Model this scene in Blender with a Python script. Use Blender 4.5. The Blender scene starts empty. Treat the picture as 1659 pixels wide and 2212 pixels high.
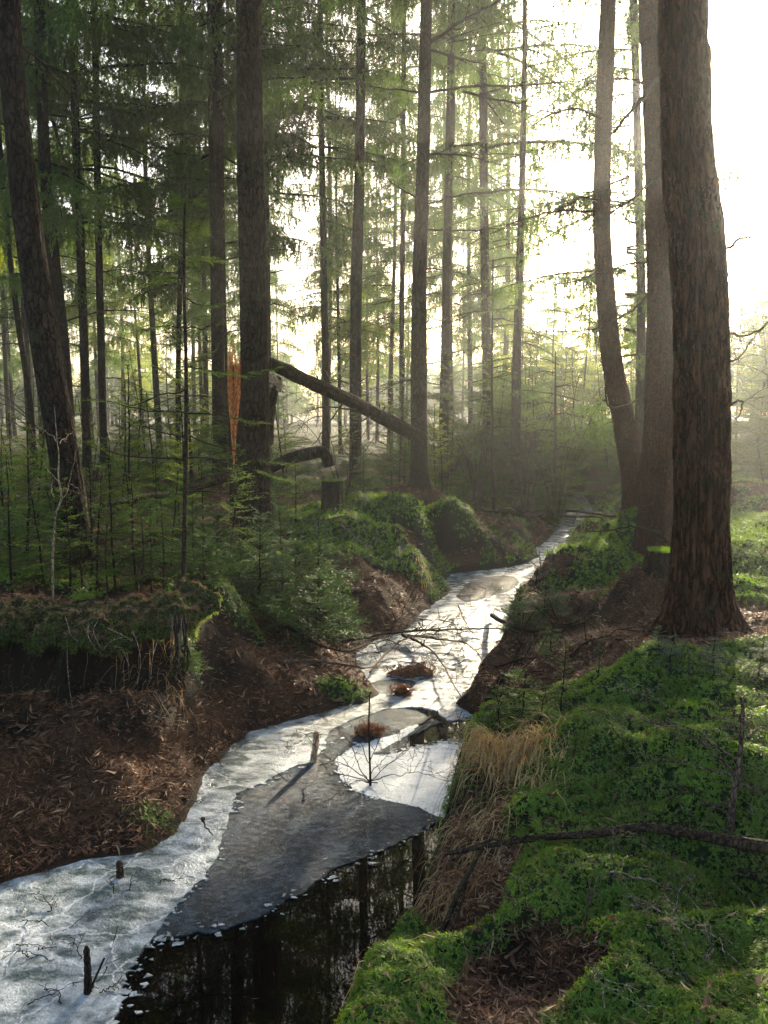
import bpy, math, random, numpy as np
from mathutils import Vector
C = bpy.context.scene.collection
rng = np.random.default_rng(7)
PI = math.pi
F, H, PITCH = 1790.0, 1.9, math.radians(6.9)      # lens in pixels of a 1659 x 2212 frame, eye height, downward tilt

def ray(x, y):
    a = (x - 829.5) / F; b = -(y - 1106) / F
    return np.array([a, math.cos(PITCH) + b * math.sin(PITCH), -math.sin(PITCH) + b * math.cos(PITCH)])
def at(x, y, Y):
    v = ray(x, y); s = Y / v[1]
    return np.array([v[0] * s, Y, H + v[2] * s])
def onz(x, y, z=0.0):
    v = ray(x, y); s = (z - H) / v[2]
    return np.array([v[0] * s, v[1] * s, z])

# ------------------------------------------------------------------ camera, sky, sun, exposure
cam_d = bpy.data.cameras.new('camera'); cam = bpy.data.objects.new('camera', cam_d); C.objects.link(cam)
cam.location = (0, 0, H); cam.rotation_euler = (PI / 2 - PITCH, 0, 0)
cam_d.sensor_fit = 'VERTICAL'; cam_d.sensor_height = 34.6; cam_d.lens = 34.6 * F / 2212; cam_d.clip_end = 2000; cam_d.clip_start = 0.05
S = bpy.context.scene; S.camera = cam
SUN = ray(1552, 300); SUN = SUN / np.linalg.norm(SUN)
EL = math.asin(SUN[2]); AZ = math.atan2(SUN[0], SUN[1])
w = bpy.data.worlds.new('World'); S.world = w; w.use_nodes = True
nt = w.node_tree; nt.nodes.clear()
o_ = nt.nodes.new('ShaderNodeOutputWorld'); bg = nt.nodes.new('ShaderNodeBackground'); sky = nt.nodes.new('ShaderNodeTexSky')
sky.sky_type = 'NISHITA'; sky.sun_disc = False; sky.sun_elevation = EL; sky.sun_rotation = AZ
sky.air_density = 1.0; sky.dust_density = 4.0; sky.ozone_density = 1.0
bg.inputs['Strength'].default_value = 0.15
nt.links.new(sky.outputs[0], bg.inputs[0]); nt.links.new(bg.outputs[0], o_.inputs[0])
sd = bpy.data.lights.new('sun', 'SUN'); sd.energy = 5.0; sd.angle = math.radians(0.5); sd.color = (1.0, 0.85, 0.61)
so = bpy.data.objects.new('sun', sd); C.objects.link(so); so.rotation_euler = Vector(SUN).to_track_quat('Z', 'Y').to_euler(); so.location = (8, 20, 30)
S.view_settings.view_transform = 'Standard'; S.view_settings.look = 'None'; S.view_settings.gamma = 1; S.view_settings.exposure = 1.55
S.view_settings.use_curve_mapping = False
cy = S.cycles
cy.max_bounces = 6; cy.diffuse_bounces = 2; cy.glossy_bounces = 3; cy.transmission_bounces = 3; cy.volume_bounces = 1; cy.transparent_max_bounces = 4
cy.use_denoising = True; cy.sample_clamp_indirect = 6; cy.use_adaptive_sampling = False
cy.caustics_reflective = False; cy.caustics_refractive = False
HAZE_DENSITY = 0.0021

# ------------------------------------------------------------------ materials
def mat(name):
    m = bpy.data.materials.new(name); m.use_nodes = True
    m.node_tree.nodes.clear(); return m, m.node_tree.nodes, m.node_tree.links
def N(n, t, **k):
    x = n.new(t)
    for a, b in k.items(): setattr(x, a, b)
    return x
def ramp(n, stops):
    r = n.new('ShaderNodeValToRGB'); e = r.color_ramp.elements
    while len(e) < len(stops): e.new(0.5)
    for i, (p, c) in enumerate(stops): e[i].position = p; e[i].color = (*c, 1)
    return r
def noise(n, l, scale, detail=4, rough=.6, vec=None):
    x = n.new('ShaderNodeTexNoise'); x.inputs['Scale'].default_value = scale; x.inputs['Detail'].default_value = detail; x.inputs['Roughness'].default_value = rough
    if vec is not None: l.new(vec, x.inputs['Vector'])
    return x
def bark_mat(name, dark, light, moss=0.0, sc=1.0, bump=.6, vz=.3):
    m, n, l = mat(name)
    out = N(n, 'ShaderNodeOutputMaterial'); p = N(n, 'ShaderNodeBsdfPrincipled'); tc = N(n, 'ShaderNodeTexCoord')
    mp = N(n, 'ShaderNodeMapping'); mp.inputs['Scale'].default_value = (1, 1, .3); l.new(tc.outputs['Object'], mp.inputs[0])
    a = noise(n, l, 26 * sc, 6, .65, mp.outputs[0]); b = noise(n, l, 3.2, 3, .5, tc.outputs['Object'])
    vo = N(n, 'ShaderNodeTexVoronoi'); vo.inputs['Scale'].default_value = 30 * sc; vo.feature = 'DISTANCE_TO_EDGE'; mp2 = N(n, 'ShaderNodeMapping'); mp2.inputs['Scale'].default_value = (1, 1, vz)
    wn = noise(n, l, 14 * sc, 3, .6, tc.outputs['Object']); wa = N(n, 'ShaderNodeMix', data_type='VECTOR'); wa.inputs[0].default_value = .06 / sc; l.new(tc.outputs['Object'], wa.inputs[4]); l.new(wn.outputs['Color'], wa.inputs[5])
    l.new(wa.outputs[1], mp2.inputs[0]); l.new(mp2.outputs[0], vo.inputs['Vector'])
    r = ramp(n, [(.3, dark), (.72, light)]); l.new(a.outputs[0], r.inputs[0])
    mx = N(n, 'ShaderNodeMix', data_type='RGBA', blend_type='MULTIPLY'); mx.inputs[0].default_value = .6
    r2 = ramp(n, [(.3, (.55, .5, .45)), (.7, (1.25, 1.2, 1.15))]); l.new(b.outputs[0], r2.inputs[0])
    l.new(r.outputs[0], mx.inputs[6]); l.new(r2.outputs[0], mx.inputs[7])
    ck = ramp(n, [(.0, (.16, .14, .13)), (.17, (1.25, 1.22, 1.2))]); l.new(vo.outputs['Distance'], ck.inputs[0]); m3 = N(n, 'ShaderNodeMix', data_type='RGBA', blend_type='MULTIPLY'); m3.inputs[0].default_value = .92; l.new(mx.outputs[2], m3.inputs[6]); l.new(ck.outputs[0], m3.inputs[7])
    last = m3.outputs[2]
    if moss > 0:
        g = noise(n, l, 7, 5, .7, tc.outputs['Object']); gr = ramp(n, [(.62 - .25 * moss, (0, 0, 0)), (.75 - .2 * moss, (1, 1, 1))]); l.new(g.outputs[0], gr.inputs[0])
        m2 = N(n, 'ShaderNodeMix', data_type='RGBA'); l.new(gr.outputs[0], m2.inputs[0]); l.new(last, m2.inputs[6]); m2.inputs[7].default_value = (.035, .05, .018, 1); last = m2.outputs[2]
    l.new(last, p.inputs['Base Color']); p.inputs['Roughness'].default_value = .9; p.inputs['Specular IOR Level'].default_value = .1
    cl = N(n, 'ShaderNodeMath', operation='MINIMUM'); cl.inputs[1].default_value = .18; l.new(vo.outputs['Distance'], cl.inputs[0]); ad = N(n, 'ShaderNodeMath', operation='MULTIPLY_ADD'); ad.inputs[1].default_value = 3.5; l.new(cl.outputs[0], ad.inputs[0]); l.new(a.outputs[0], ad.inputs[2])
    bp = N(n, 'ShaderNodeBump'); bp.inputs['Strength'].default_value = bump; bp.inputs['Distance'].default_value = .016; l.new(ad.outputs[0], bp.inputs['Height']); l.new(bp.outputs[0], p.inputs['Normal'])
    l.new(p.outputs[0], out.inputs[0]); return m
def leaf_mat(name, c1, c2, trans=.4, tcol=None, rough=.55, vsc=3.0, r0=.4, r1=1.0):
    m, n, l = mat(name)
    out = N(n, 'ShaderNodeOutputMaterial'); p = N(n, 'ShaderNodeBsdfPrincipled'); t = N(n, 'ShaderNodeBsdfTranslucent'); ms = N(n, 'ShaderNodeMixShader')
    geo = N(n, 'ShaderNodeNewGeometry'); oi = N(n, 'ShaderNodeObjectInfo')
    a = noise(n, l, vsc, 3, .6, geo.outputs['Position']); ad = N(n, 'ShaderNodeMath', operation='MULTIPLY_ADD'); l.new(oi.outputs['Random'], ad.inputs[0]); ad.inputs[1].default_value = .35
    l.new(a.outputs[0], ad.inputs[2])
    ri = N(n, 'ShaderNodeMath', operation='MULTIPLY_ADD'); l.new(geo.outputs['Random Per Island'], ri.inputs[0]); ri.inputs[1].default_value = .3; l.new(ad.outputs[0], ri.inputs[2])
    r = ramp(n, [(r0, c1), (r1, c2)]); l.new(ri.outputs[0], r.inputs[0])
    l.new(r.outputs[0], p.inputs['Base Color']); p.inputs['Roughness'].default_value = rough; p.inputs['Specular IOR Level'].default_value = .35
    hs = N(n, 'ShaderNodeMix', data_type='RGBA', blend_type='MULTIPLY'); hs.inputs[0].default_value = 1; l.new(r.outputs[0], hs.inputs[6]); hs.inputs[7].default_value = (*(tcol or (2.2, 2.1, .9)), 1)
    l.new(hs.outputs[2], t.inputs[0]); ms.inputs[0].default_value = trans
    l.new(p.outputs[0], ms.inputs[1]); l.new(t.outputs[0], ms.inputs[2]); l.new(ms.outputs[0], out.inputs[0]); return m
M = {}
M['bark_hero'] = bark_mat('bark_red_brown', (.024, .012, .007), (.13, .062, .036), .12, 1.0, 1.0, .15)
M['bark_fine'] = bark_mat('bark_red_fine', (.026, .012, .007), (.125, .058, .034), .08, 1.9, .8, .5)
M['bark_dark'] = bark_mat('bark_dark', (.014, .010, .007), (.06, .042, .028), .25, 1, .9)
M['bark_far'] = bark_mat('bark_far', (.012, .009, .006), (.045, .032, .022), .2, .7)
M['twig'] = bark_mat('twig_bark', (.03, .022, .016), (.09, .065, .045), .3, 3)
M['twig_dark'] = bark_mat('twig_dark', (.012, .009, .007), (.05, .035, .026), 0, 3)
M['twig_pale'] = bark_mat('twig_pale', (.22, .17, .12), (.45, .38, .3), 0, 3)
M['twig_grey'] = bark_mat('twig_grey', (.09, .065, .05), (.24, .18, .14), 0, 3)
M['wood_raw'] = bark_mat('raw_wood', (.62, .17, .045), (.9, .38, .13), 0, 1.6, .5)
M['wood_split'] = bark_mat('split_wood', (.4, .27, .16), (.65, .5, .34), 0, 2, .5)
M['spruce'] = leaf_mat('spruce_needles', (.010, .027, .014), (.055, .085, .022), .5, (3.4, 3.7, 1.0))
M['fir'] = leaf_mat('fir_needles', (.012, .038, .016), (.075, .13, .03), .42, (3.0, 2.6, .6))
M['fir_dark'] = leaf_mat('spruce_needles_dark', (.008, .028, .015), (.05, .105, .035), .28, (2.6, 2.4, .7))
M['fir_light'] = leaf_mat('fir_needles_light', (.05, .09, .018), (.16, .22, .04), .55, (2.6, 2.3, .6))
M['fir_blue'] = leaf_mat('fir_needles_blue', (.03, .055, .04), (.09, .13, .09), .3)
M['moss'] = leaf_mat('moss_sprigs', (.020, .06, .010), (.14, .23, .03), .42, (2.2, 2.2, .6), .6, 2.2, .45, .95)
M['grass_dry'] = leaf_mat('dry_grass', (.32, .2, .075), (.62, .46, .22), .45, (1.4, 1.1, .7))
M['grass_green'] = leaf_mat('green_grass', (.05, .085, .02), (.14, .2, .05), .45)
M['litter'] = leaf_mat('needle_litter', (.04, .016, .007), (.22, .095, .04), .12, (1.3, 1, .8), .7, 9)
M['litter_pale'] = leaf_mat('litter_pale', (.16, .08, .04), (.40, .24, .13), .2, (1.2, 1, .8), .6, 9)

def ground_mat():
    m, n, l = mat('forest_floor')
    out = N(n, 'ShaderNodeOutputMaterial'); p = N(n, 'ShaderNodeBsdfPrincipled'); at_ = N(n, 'ShaderNodeAttribute', attribute_name='soil'); geo = N(n, 'ShaderNodeNewGeometry')
    a = noise(n, l, 45, 6, .7, geo.outputs['Position']); b = noise(n, l, 6, 4, .6, geo.outputs['Position'])
    r = ramp(n, [(.32, (.2, .2, .2)), (.68, (1.9, 1.8, 1.7))]); l.new(a.outputs[0], r.inputs[0])
    r2 = ramp(n, [(.35, (.6, .6, .6)), (.65, (1.2, 1.2, 1.2))]); l.new(b.outputs[0], r2.inputs[0])
    m1 = N(n, 'ShaderNodeMix', data_type='RGBA', blend_type='MULTIPLY'); m1.inputs[0].default_value = 1; l.new(at_.outputs['Color'], m1.inputs[6]); l.new(r.outputs[0], m1.inputs[7])
    m2 = N(n, 'ShaderNodeMix', data_type='RGBA', blend_type='MULTIPLY'); m2.inputs[0].default_value = 1; l.new(m1.outputs[2], m2.inputs[6]); l.new(r2.outputs[0], m2.inputs[7])
    l.new(m2.outputs[2], p.inputs['Base Color']); p.inputs['Roughness'].default_value = .9; p.inputs['Specular IOR Level'].default_value = .2
    bp = N(n, 'ShaderNodeBump'); bp.inputs['Strength'].default_value = .9; bp.inputs['Distance'].default_value = .02; l.new(a.outputs[0], bp.inputs['Height']); l.new(bp.outputs[0], p.inputs['Normal'])
    l.new(p.outputs[0], out.inputs[0]); return m
M['ground'] = ground_mat()
def ice_mat(name, lo, hi, rough0, rough1, sc, bumpd, lohi=(.38, .62), spec=.4, crack=.45, glit=.1):
    m, n, l = mat(name)
    out = N(n, 'ShaderNodeOutputMaterial'); p = N(n, 'ShaderNodeBsdfPrincipled'); geo = N(n, 'ShaderNodeNewGeometry')
    mp = N(n, 'ShaderNodeMapping'); mp.inputs['Scale'].default_value = (.8, 1.3, 1); mp.inputs['Rotation'].default_value = (0, 0, .5); l.new(geo.outputs['Position'], mp.inputs[0])
    a = noise(n, l, sc, 7, .65, mp.outputs[0]); b = noise(n, l, sc * 9, 4, .7, geo.outputs['Position']); c = noise(n, l, sc * .18, 3, .5, geo.outputs['Position'])
    s = N(n, 'ShaderNodeMath', operation='MULTIPLY_ADD'); l.new(c.outputs[0], s.inputs[0]); s.inputs[1].default_value = .6; l.new(a.outputs[0], s.inputs[2])
    s2 = N(n, 'ShaderNodeMath', operation='SUBTRACT'); l.new(s.outputs[0], s2.inputs[0]); s2.inputs[1].default_value = .3
    r = ramp(n, [(lohi[0], lo), (lohi[1], hi)]); l.new(s2.outputs[0], r.inputs[0])
    r2 = ramp(n, [(.3, (.75, .75, .75)), (.7, (1.12, 1.12, 1.12))]); l.new(b.outputs[0], r2.inputs[0])
    mx = N(n, 'ShaderNodeMix', data_type='RGBA', blend_type='MULTIPLY'); mx.inputs[0].default_value = 1; l.new(r.outputs[0], mx.inputs[6]); l.new(r2.outputs[0], mx.inputs[7])
    vc = N(n, 'ShaderNodeTexVoronoi', feature='DISTANCE_TO_EDGE'); vc.inputs['Scale'].default_value = 3.3; wv = N(n, 'ShaderNodeMix', data_type='VECTOR'); wv.inputs[0].default_value = .12; l.new(geo.outputs['Position'], wv.inputs[4]); l.new(a.outputs['Color'], wv.inputs[5]); l.new(wv.outputs[1], vc.inputs['Vector'])
    cr = ramp(n, [(.0, (crack,) * 3), (.018, (0, 0, 0))]); l.new(vc.outputs['Distance'], cr.inputs[0]); sc_ = N(n, 'ShaderNodeMix', data_type='RGBA', blend_type='SCREEN'); sc_.inputs[0].default_value = 1; l.new(mx.outputs[2], sc_.inputs[6]); l.new(cr.outputs[0], sc_.inputs[7])
    sp = noise(n, l, 220, 2, .5, geo.outputs['Position']); sr = ramp(n, [(.62, (0, 0, 0)), (.7, (glit,) * 3)]); l.new(sp.outputs[0], sr.inputs[0]); s3 = N(n, 'ShaderNodeMix', data_type='RGBA', blend_type='SCREEN'); s3.inputs[0].default_value = 1; l.new(sc_.outputs[2], s3.inputs[6]); l.new(sr.outputs[0], s3.inputs[7])  # sparkle of the ice painted as bright specks into the base colour
    l.new(s3.outputs[2], p.inputs['Base Color'])
    rr = N(n, 'ShaderNodeMapRange'); rr.inputs[1].default_value = .3; rr.inputs[2].default_value = .7; rr.inputs[3].default_value = rough0; rr.inputs[4].default_value = rough1
    l.new(a.outputs[0], rr.inputs[0]); l.new(rr.outputs[0], p.inputs['Roughness']); p.inputs['IOR'].default_value = 1.31; p.inputs['Specular IOR Level'].default_value = spec
    bp = N(n, 'ShaderNodeBump'); bp.inputs['Strength'].default_value = .8; bp.inputs['Distance'].default_value = bumpd; ad = N(n, 'ShaderNodeMath', operation='ADD')
    l.new(a.outputs[0], ad.inputs[0]); l.new(b.outputs[0], ad.inputs[1]); l.new(ad.outputs[0], bp.inputs['Height']); l.new(bp.outputs[0], p.inputs['Normal'])
    l.new(p.outputs[0], out.inputs[0]); return m
M['ice_white'] = ice_mat('frosted_glare_ice', (.07, .10, .10), (.50, .545, .56), .07, .3, 9, .009, (.38, .62), spec=.6)  # frost white, with sky glare on the ice partly put into the colour
M['ice_oval'] = ice_mat('frosted_glare_ice_pale', (.42, .45, .44), (.72, .74, .73), .12, .4, 9, .004, (.3, .5))  # paler oval sheet, its reflected sky partly painted into the white
M['ice_grey'] = ice_mat('clear_grey_ice', (.008, .019, .028), (.035, .06, .082), .05, .2, 30, .007, spec=.16, crack=.05, glit=.12)
m, n, l = mat('dark_water'); out = N(n, 'ShaderNodeOutputMaterial'); p = N(n, 'ShaderNodeBsdfPrincipled'); geo = N(n, 'ShaderNodeNewGeometry')
a = noise(n, l, 5, 3, .5, geo.outputs['Position']); r = ramp(n, [(.5, (.0015, .0012, .001)), (.8, (.008, .0045, .002))]); l.new(a.outputs[0], r.inputs[0]); l.new(r.outputs[0], p.inputs['Base Color'])
p.inputs['Roughness'].default_value = .01; p.inputs['IOR'].default_value = 1.33; p.inputs['Specular IOR Level'].default_value = .8; b = noise(n, l, 3, 2, .5, geo.outputs['Position']); bp = N(n, 'ShaderNodeBump'); bp.inputs['Strength'].default_value = .02; bp.inputs['Distance'].default_value = .01
l.new(b.outputs[0], bp.inputs['Height']); l.new(bp.outputs[0], p.inputs['Normal']); l.new(p.outputs[0], out.inputs[0]); M['water'] = m

# ------------------------------------------------------------------ mesh helpers (numpy)
class MB:
    def __init__(s): s.v = []; s.f = []; s.n = 0; s.sm = []; s.mi = []
    def add(s, verts, faces, smooth=False, mi=0):
        verts = np.asarray(verts, float).reshape(-1, 3); faces = np.asarray(faces, int)
        s.v.append(verts); s.f.append(faces + s.n); s.sm.append(np.full(len(faces), smooth)); s.mi.append(np.full(len(faces), mi)); s.n += len(verts)
    def tris(s, t, mi=0):
        t = np.asarray(t).reshape(-1, 3, 3); k = len(t); s.add(t.reshape(-1, 3), np.arange(3 * k).reshape(k, 3), mi=mi)
    def mesh(s, name, mats):
        me = bpy.data.meshes.new(name); V = np.concatenate(s.v); me.vertices.add(len(V)); me.vertices.foreach_set('co', V.astype(np.float32).ravel())
        lens = np.concatenate([np.full(len(f), f.shape[1]) for f in s.f]); loops = np.concatenate([f.ravel() for f in s.f])
        me.loops.add(len(loops)); me.loops.foreach_set('vertex_index', loops.astype(np.int32))
        me.polygons.add(len(lens)); me.polygons.foreach_set('loop_start', np.concatenate([[0], np.cumsum(lens)[:-1]]).astype(np.int32))
        me.polygons.foreach_set('use_smooth', np.concatenate(s.sm)); me.polygons.foreach_set('material_index', np.concatenate(s.mi).astype(np.int32))
        for m_ in (mats if isinstance(mats, list) else [mats]): me.materials.append(m_)
        me.update(calc_edges=True); me.validate(); return me
    def obj(s, name, mats, parent=None, loc=None): return link(name, s.mesh(name, mats), parent, loc)
def link(name, data, parent=None, loc=None):
    o = bpy.data.objects.new(name, data); C.objects.link(o)
    if parent is not None: o.parent = parent
    if loc is not None: o.location = tuple(loc)
    return o
def tag(o, label=None, cat=None, group=None, kind=None):
    for k, v in (('label', label), ('category', cat), ('group', group), ('kind', kind)):
        if v: o[k] = v
    return o
def thing(name, label, cat, loc=(0, 0, 0), group=None): return tag(link(name, None, None, loc), label, cat, group)
def copy_thing(root, loc, rz=0, sc=1.0, label=None, group=None):
    r = root.copy(); C.objects.link(r); r.location = tuple(loc); r.rotation_euler = (0, 0, rz); r.scale = (sc,) * 3 if np.isscalar(sc) else sc
    if label: r['label'] = label
    if group: r['group'] = group
    for ch in root.children:
        c = ch.copy(); C.objects.link(c); c.parent = r
    return r

def nrm(a): return a / np.maximum(np.linalg.norm(a, axis=-1, keepdims=True), 1e-9)
_perm = np.random.default_rng(3).random((256, 256, 2)) * 2 - 1
def pnoise(x, y):
    xi = np.floor(x).astype(int); yi = np.floor(y).astype(int); fx = x - xi; fy = y - yi
    u = fx * fx * fx * (fx * (fx * 6 - 15) + 10); v = fy * fy * fy * (fy * (fy * 6 - 15) + 10)
    def g(i, j):
        q = _perm[(xi + i) % 256, (yi + j) % 256]; return q[..., 0] * (fx - i) + q[..., 1] * (fy - j)
    return (g(0, 0) * (1 - u) + g(1, 0) * u) * (1 - v) + (g(0, 1) * (1 - u) + g(1, 1) * u) * v
def fbm(x, y, o=4, g=.5):
    s = 0; a = 1; x = np.asarray(x, float); y = np.asarray(y, float)
    for i in range(o): s = s + a * pnoise(x * 2 ** i + 17.3 * i, y * 2 ** i + 9.1 * i); a *= g
    return s
def smooth(a, b, x):
    t = np.clip((x - a) / (b - a), 0, 1); return t * t * (3 - 2 * t)
def curve(pts, n):
    """Catmull-Rom through pts, n samples"""
    P = np.asarray(pts, float); P = np.vstack([2 * P[0] - P[1], P, 2 * P[-1] - P[-2]]); k = len(P) - 3
    t = np.linspace(0, k - 1e-6, n); i = t.astype(int); f = (t - i)[:, None]
    a, b, c, d = P[i], P[i + 1], P[i + 2], P[i + 3]
    return .5 * ((2 * b) + (c - a) * f + (2 * a - 5 * b + 4 * c - d) * f ** 2 + (3 * b - a - 3 * c + d) * f ** 3)
def tube(mb, pts, rad, segs=6, disp=None, mi=0, cap=True, smoothf=True):
    P = np.asarray(pts, float); n = len(P); R = np.broadcast_to(np.asarray(rad, float), (n,))
    T = nrm(np.gradient(P, axis=0)); m_ = nrm(T.mean(0)[None])[0]
    ref = np.array([0, 0, 1.0]) if abs(m_[2]) < .8 else np.array([0, 1.0, 0])
    U = nrm(np.cross(T, ref)); W = np.cross(T, U); th = np.linspace(0, 2 * PI, segs, endpoint=False)
    r = R[:, None] * np.ones(segs)[None]
    if disp is not None: r = r + disp(th[None, :] * np.ones((n, 1)), np.concatenate([[0], np.cumsum(np.linalg.norm(np.diff(P, axis=0), axis=1))])[:, None] * np.ones((1, segs)), r)
    V = P[:, None] + r[..., None] * (np.cos(th)[None, :, None] * U[:, None] + np.sin(th)[None, :, None] * W[:, None])
    i = np.arange(n - 1)[:, None] * segs; j = np.arange(segs)[None]; j2 = (j + 1) % segs
    Fq = np.stack([i + j, i + j2, i + segs + j2, i + segs + j], -1).reshape(-1, 4)
    mb.add(V.reshape(-1, 3), Fq, smoothf, mi)
    if cap:
        for e in (0, n - 1):
            c = np.vstack([V[e], P[e][None]]); f = np.stack([np.arange(segs), (np.arange(segs) + 1) % segs, np.full(segs, segs)], -1)
            mb.add(c, f, smoothf, mi)
def needles(mb, p0, p1, spacing, nl, nw, rg, ang=55, flat=.75, droop=0.0, mi=0, jit=.25):
    p0 = np.asarray(p0, float).reshape(-1, 3); p1 = np.asarray(p1, float).reshape(-1, 3)
    L = np.linalg.norm(p1 - p0, axis=1); k = np.maximum(1, (L / spacing).astype(int)); idx = np.repeat(np.arange(len(L)), k * 2); n = len(idx)
    if n == 0: return
    t = rg.random(n); side = np.where(rg.random(n) < .5, -1.0, 1.0)
    d = nrm(p1 - p0)[idx]; b = p0[idx] + (p1 - p0)[idx] * t[:, None]
    h = nrm(np.cross(d, np.array([0, 0, 1.0])) + 1e-6); up = np.cross(h, d)
    phi = (rg.random(n) - .5) * PI * (1 - flat) * 2
    lat = h * (np.cos(phi) * side)[:, None] + up * np.abs(np.sin(phi))[:, None] * np.where(rg.random(n) < .65, 1, -1)[:, None]
    a = np.radians(ang) * (1 + jit * rg.normal(size=n)); nd = nrm(d * np.cos(a)[:, None] + lat * np.sin(a)[:, None] + np.array([0, 0, -1.0]) * droop)
    ln = nl * (.7 + .6 * rg.random(n)) * (1 - .35 * t)
    w_ = nrm(d + .4 * rg.normal(size=(n, 3))) * (nw * .5)
    mb.tris(np.stack([b - w_, b + w_, b + nd * ln[:, None]], 1), mi)
def branch(o, az, el, L, sag, n_side, side_len, rg, wig=.04, side_el=-.1, taper=.9):
    """one evergreen branch: axis points and side twig segments"""
    n = 9; t = np.linspace(0, 1, n); d = np.array([math.cos(az) * math.cos(el), math.sin(az) * math.cos(el), math.sin(el)])
    P = o + d * (L * t)[:, None] + np.array([0, 0, -1.0]) * (sag * L * t ** 2)[:, None] + np.cumsum(rg.normal(size=(n, 3)) * wig * L / n, 0) * (t > 0)[:, None]
    ts = np.repeat((np.arange(n_side) + .5 + rg.random(n_side) * .4) / n_side, 2) * .9 + .1; ts = np.clip(ts, 0, .99)
    sd_ = np.tile([-1.0, 1.0], n_side); f = ts * (n - 1); i = f.astype(int); fr = (f - i)[:, None]
    b = P[i] * (1 - fr) + P[i + 1] * fr; td = nrm(P[i + 1] - P[i]); h = nrm(np.cross(td, [0, 0, 1.0]))
    ang = np.radians(52) + rg.normal(size=len(ts)) * .15; q = nrm(td * np.cos(ang)[:, None] + h * (sd_ * np.sin(ang))[:, None] + np.array([0, 0, 1.0]) * (side_el + .15 * rg.normal(size=len(ts)))[:, None])
    ln = side_len * (1 - taper * ts) * np.minimum(1, ts * 4 + .2) * (.75 + .5 * rg.random(len(ts)))
    return P, b, b + q * ln[:, None]

# ------------------------------------------------------------------ the stream's outline (traced at water level)
LEFT = [(-330, 2100), (-230, 2000), (-120, 1945), (0, 1914), (55, 1896), (130, 1871), (220, 1856), (300, 1846), (360, 1816), (400, 1766), (425, 1711), (450, 1661), (500, 1616), (550, 1581), (640, 1556), (725, 1531), (790, 1519), (818, 1503),
        (793, 1469), (760, 1425), (778, 1403), (818, 1385), (877, 1360), (913, 1323), (938, 1305), (975, 1276), (957, 1258), (975, 1240), (1051, 1232), (1139, 1218), (1164, 1203), (1154, 1188), (1180, 1168), (1203, 1145), (1196, 1123), (1225, 1093), (1236, 1075), (1245, 1062)]
RIGHT = [(1262, 1062), (1266, 1075), (1283, 1098), (1290, 1123), (1262, 1140), (1232, 1168), (1225, 1183), (1212, 1238), (1190, 1258), (1165, 1280), (1149, 1294), (1100, 1320), (1110, 1350), (1106, 1382), (1068, 1411), (1075, 1440), (1029, 1462), (1015, 1498), (990, 1520), (1022, 1545), (1048, 1571), (1055, 1607), (1040, 1643),
         (1007, 1691), (980, 1742), (955, 1800), (950, 1867), (925, 1942), (905, 1992), (880, 2057), (845, 2100), (810, 2150), (780, 2212), (730, 2350), (600, 2700), (200, 3300)]
poly = np.array([onz(*q)[:2] for q in LEFT + RIGHT] + [(-2.2, 0.2), (-5, .8), (-4.5, 2.2)])
def sdf(X, Y, P, closed=True):
    """signed distance: negative inside"""
    X = np.asarray(X, float); Y = np.asarray(Y, float); d = np.full(X.shape, 1e9); ins = np.zeros(X.shape, bool); k = len(P)
    for i in range(k if closed else k - 1):
        a = P[i]; b = P[(i + 1) % k]; e = b - a; t = np.clip(((X - a[0]) * e[0] + (Y - a[1]) * e[1]) / max(e @ e, 1e-12), 0, 1)
        d = np.minimum(d, (X - a[0] - t * e[0]) ** 2 + (Y - a[1] - t * e[1]) ** 2)
        if closed:
            c = ((a[1] > Y) != (b[1] > Y)); xx = (b[0] - a[0]) * (Y - a[1]) / (b[1] - a[1] + 1e-12) + a[0]; ins ^= c & (X < xx)
    d = np.sqrt(d); return np.where(ins, -d, d) if closed else d

# ------------------------------------------------------------------ terrain
CP = [(1300, 1122, .12), (1312, 1142, .2), (1275, 1155, .06), (1290, 1172, .12), (1262, 1200, .1), (1340, 1165, .4), (1150, 1150, .1), (1170, 1120, .14), (1260, 1215, .12),   # pixel x, pixel y, height
    (100, 1750, .1), (300, 1650, .12), (60, 1620, .2), (300, 1540, .22), (480, 1500, .2), (600, 1430, .22), (480, 1420, .34), (660, 1460, .1), (200, 1820, .05), (420, 1620, .07), (200, 1510, .42), (60, 1515, .42), (-60, 1520, .42), (340, 1490, .40), (270, 1500, .42),
    (560, 1340, .32), (500, 1260, .55), (450, 1300, .62), (690, 1380, .12), (760, 1345, .16), (650, 1290, .35), (730, 1200, .5),
    (830, 1150, .62), (740, 1130, .72), (900, 1200, .42), (935, 1262, .1), (870, 1250, .26),
    (880, 1082, .88), (800, 1085, .85), (960, 1090, .78), (930, 1200, .2), (1010, 1180, .1), (1080, 1120, .42), (1040, 1160, .15), (1130, 1120, .28), (1120, 1180, .1), (1170, 1090, .5),
    (1330, 1130, .62), (1223, 1309, .12), (1289, 1295, .32), (1300, 1200, .5), (1381, 1120, .78), (1240, 1240, .12), (1420, 1232, .74), (1330, 1262, .5), (1207, 1380, .2), (1300, 1380, .5), (1400, 1400, .64),
    (1250, 1430, .36), (1500, 1400, .7), (1620, 1400, .73), (1430, 1440, .74), (1300, 1470, .55), (1190, 1500, .3), (1120, 1560, .22), (1100, 1480, .1),
    (1160, 1600, .45), (1300, 1600, .6), (1500, 1600, .68), (1659, 1600, .76), (1080, 1680, .46), (1100, 1760, .48), (1010, 1800, .34), (990, 1900, .28),
    (1110, 1900, .5), (1220, 1865, .62), (1400, 1860, .66), (1560, 1880, .66), (1200, 2000, .56), (1020, 2050, .3), (1500, 2020, .62), (1659, 2212, .62), (930, 2130, .12), (1150, 2180, .38), (1400, 2150, .58)]
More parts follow.
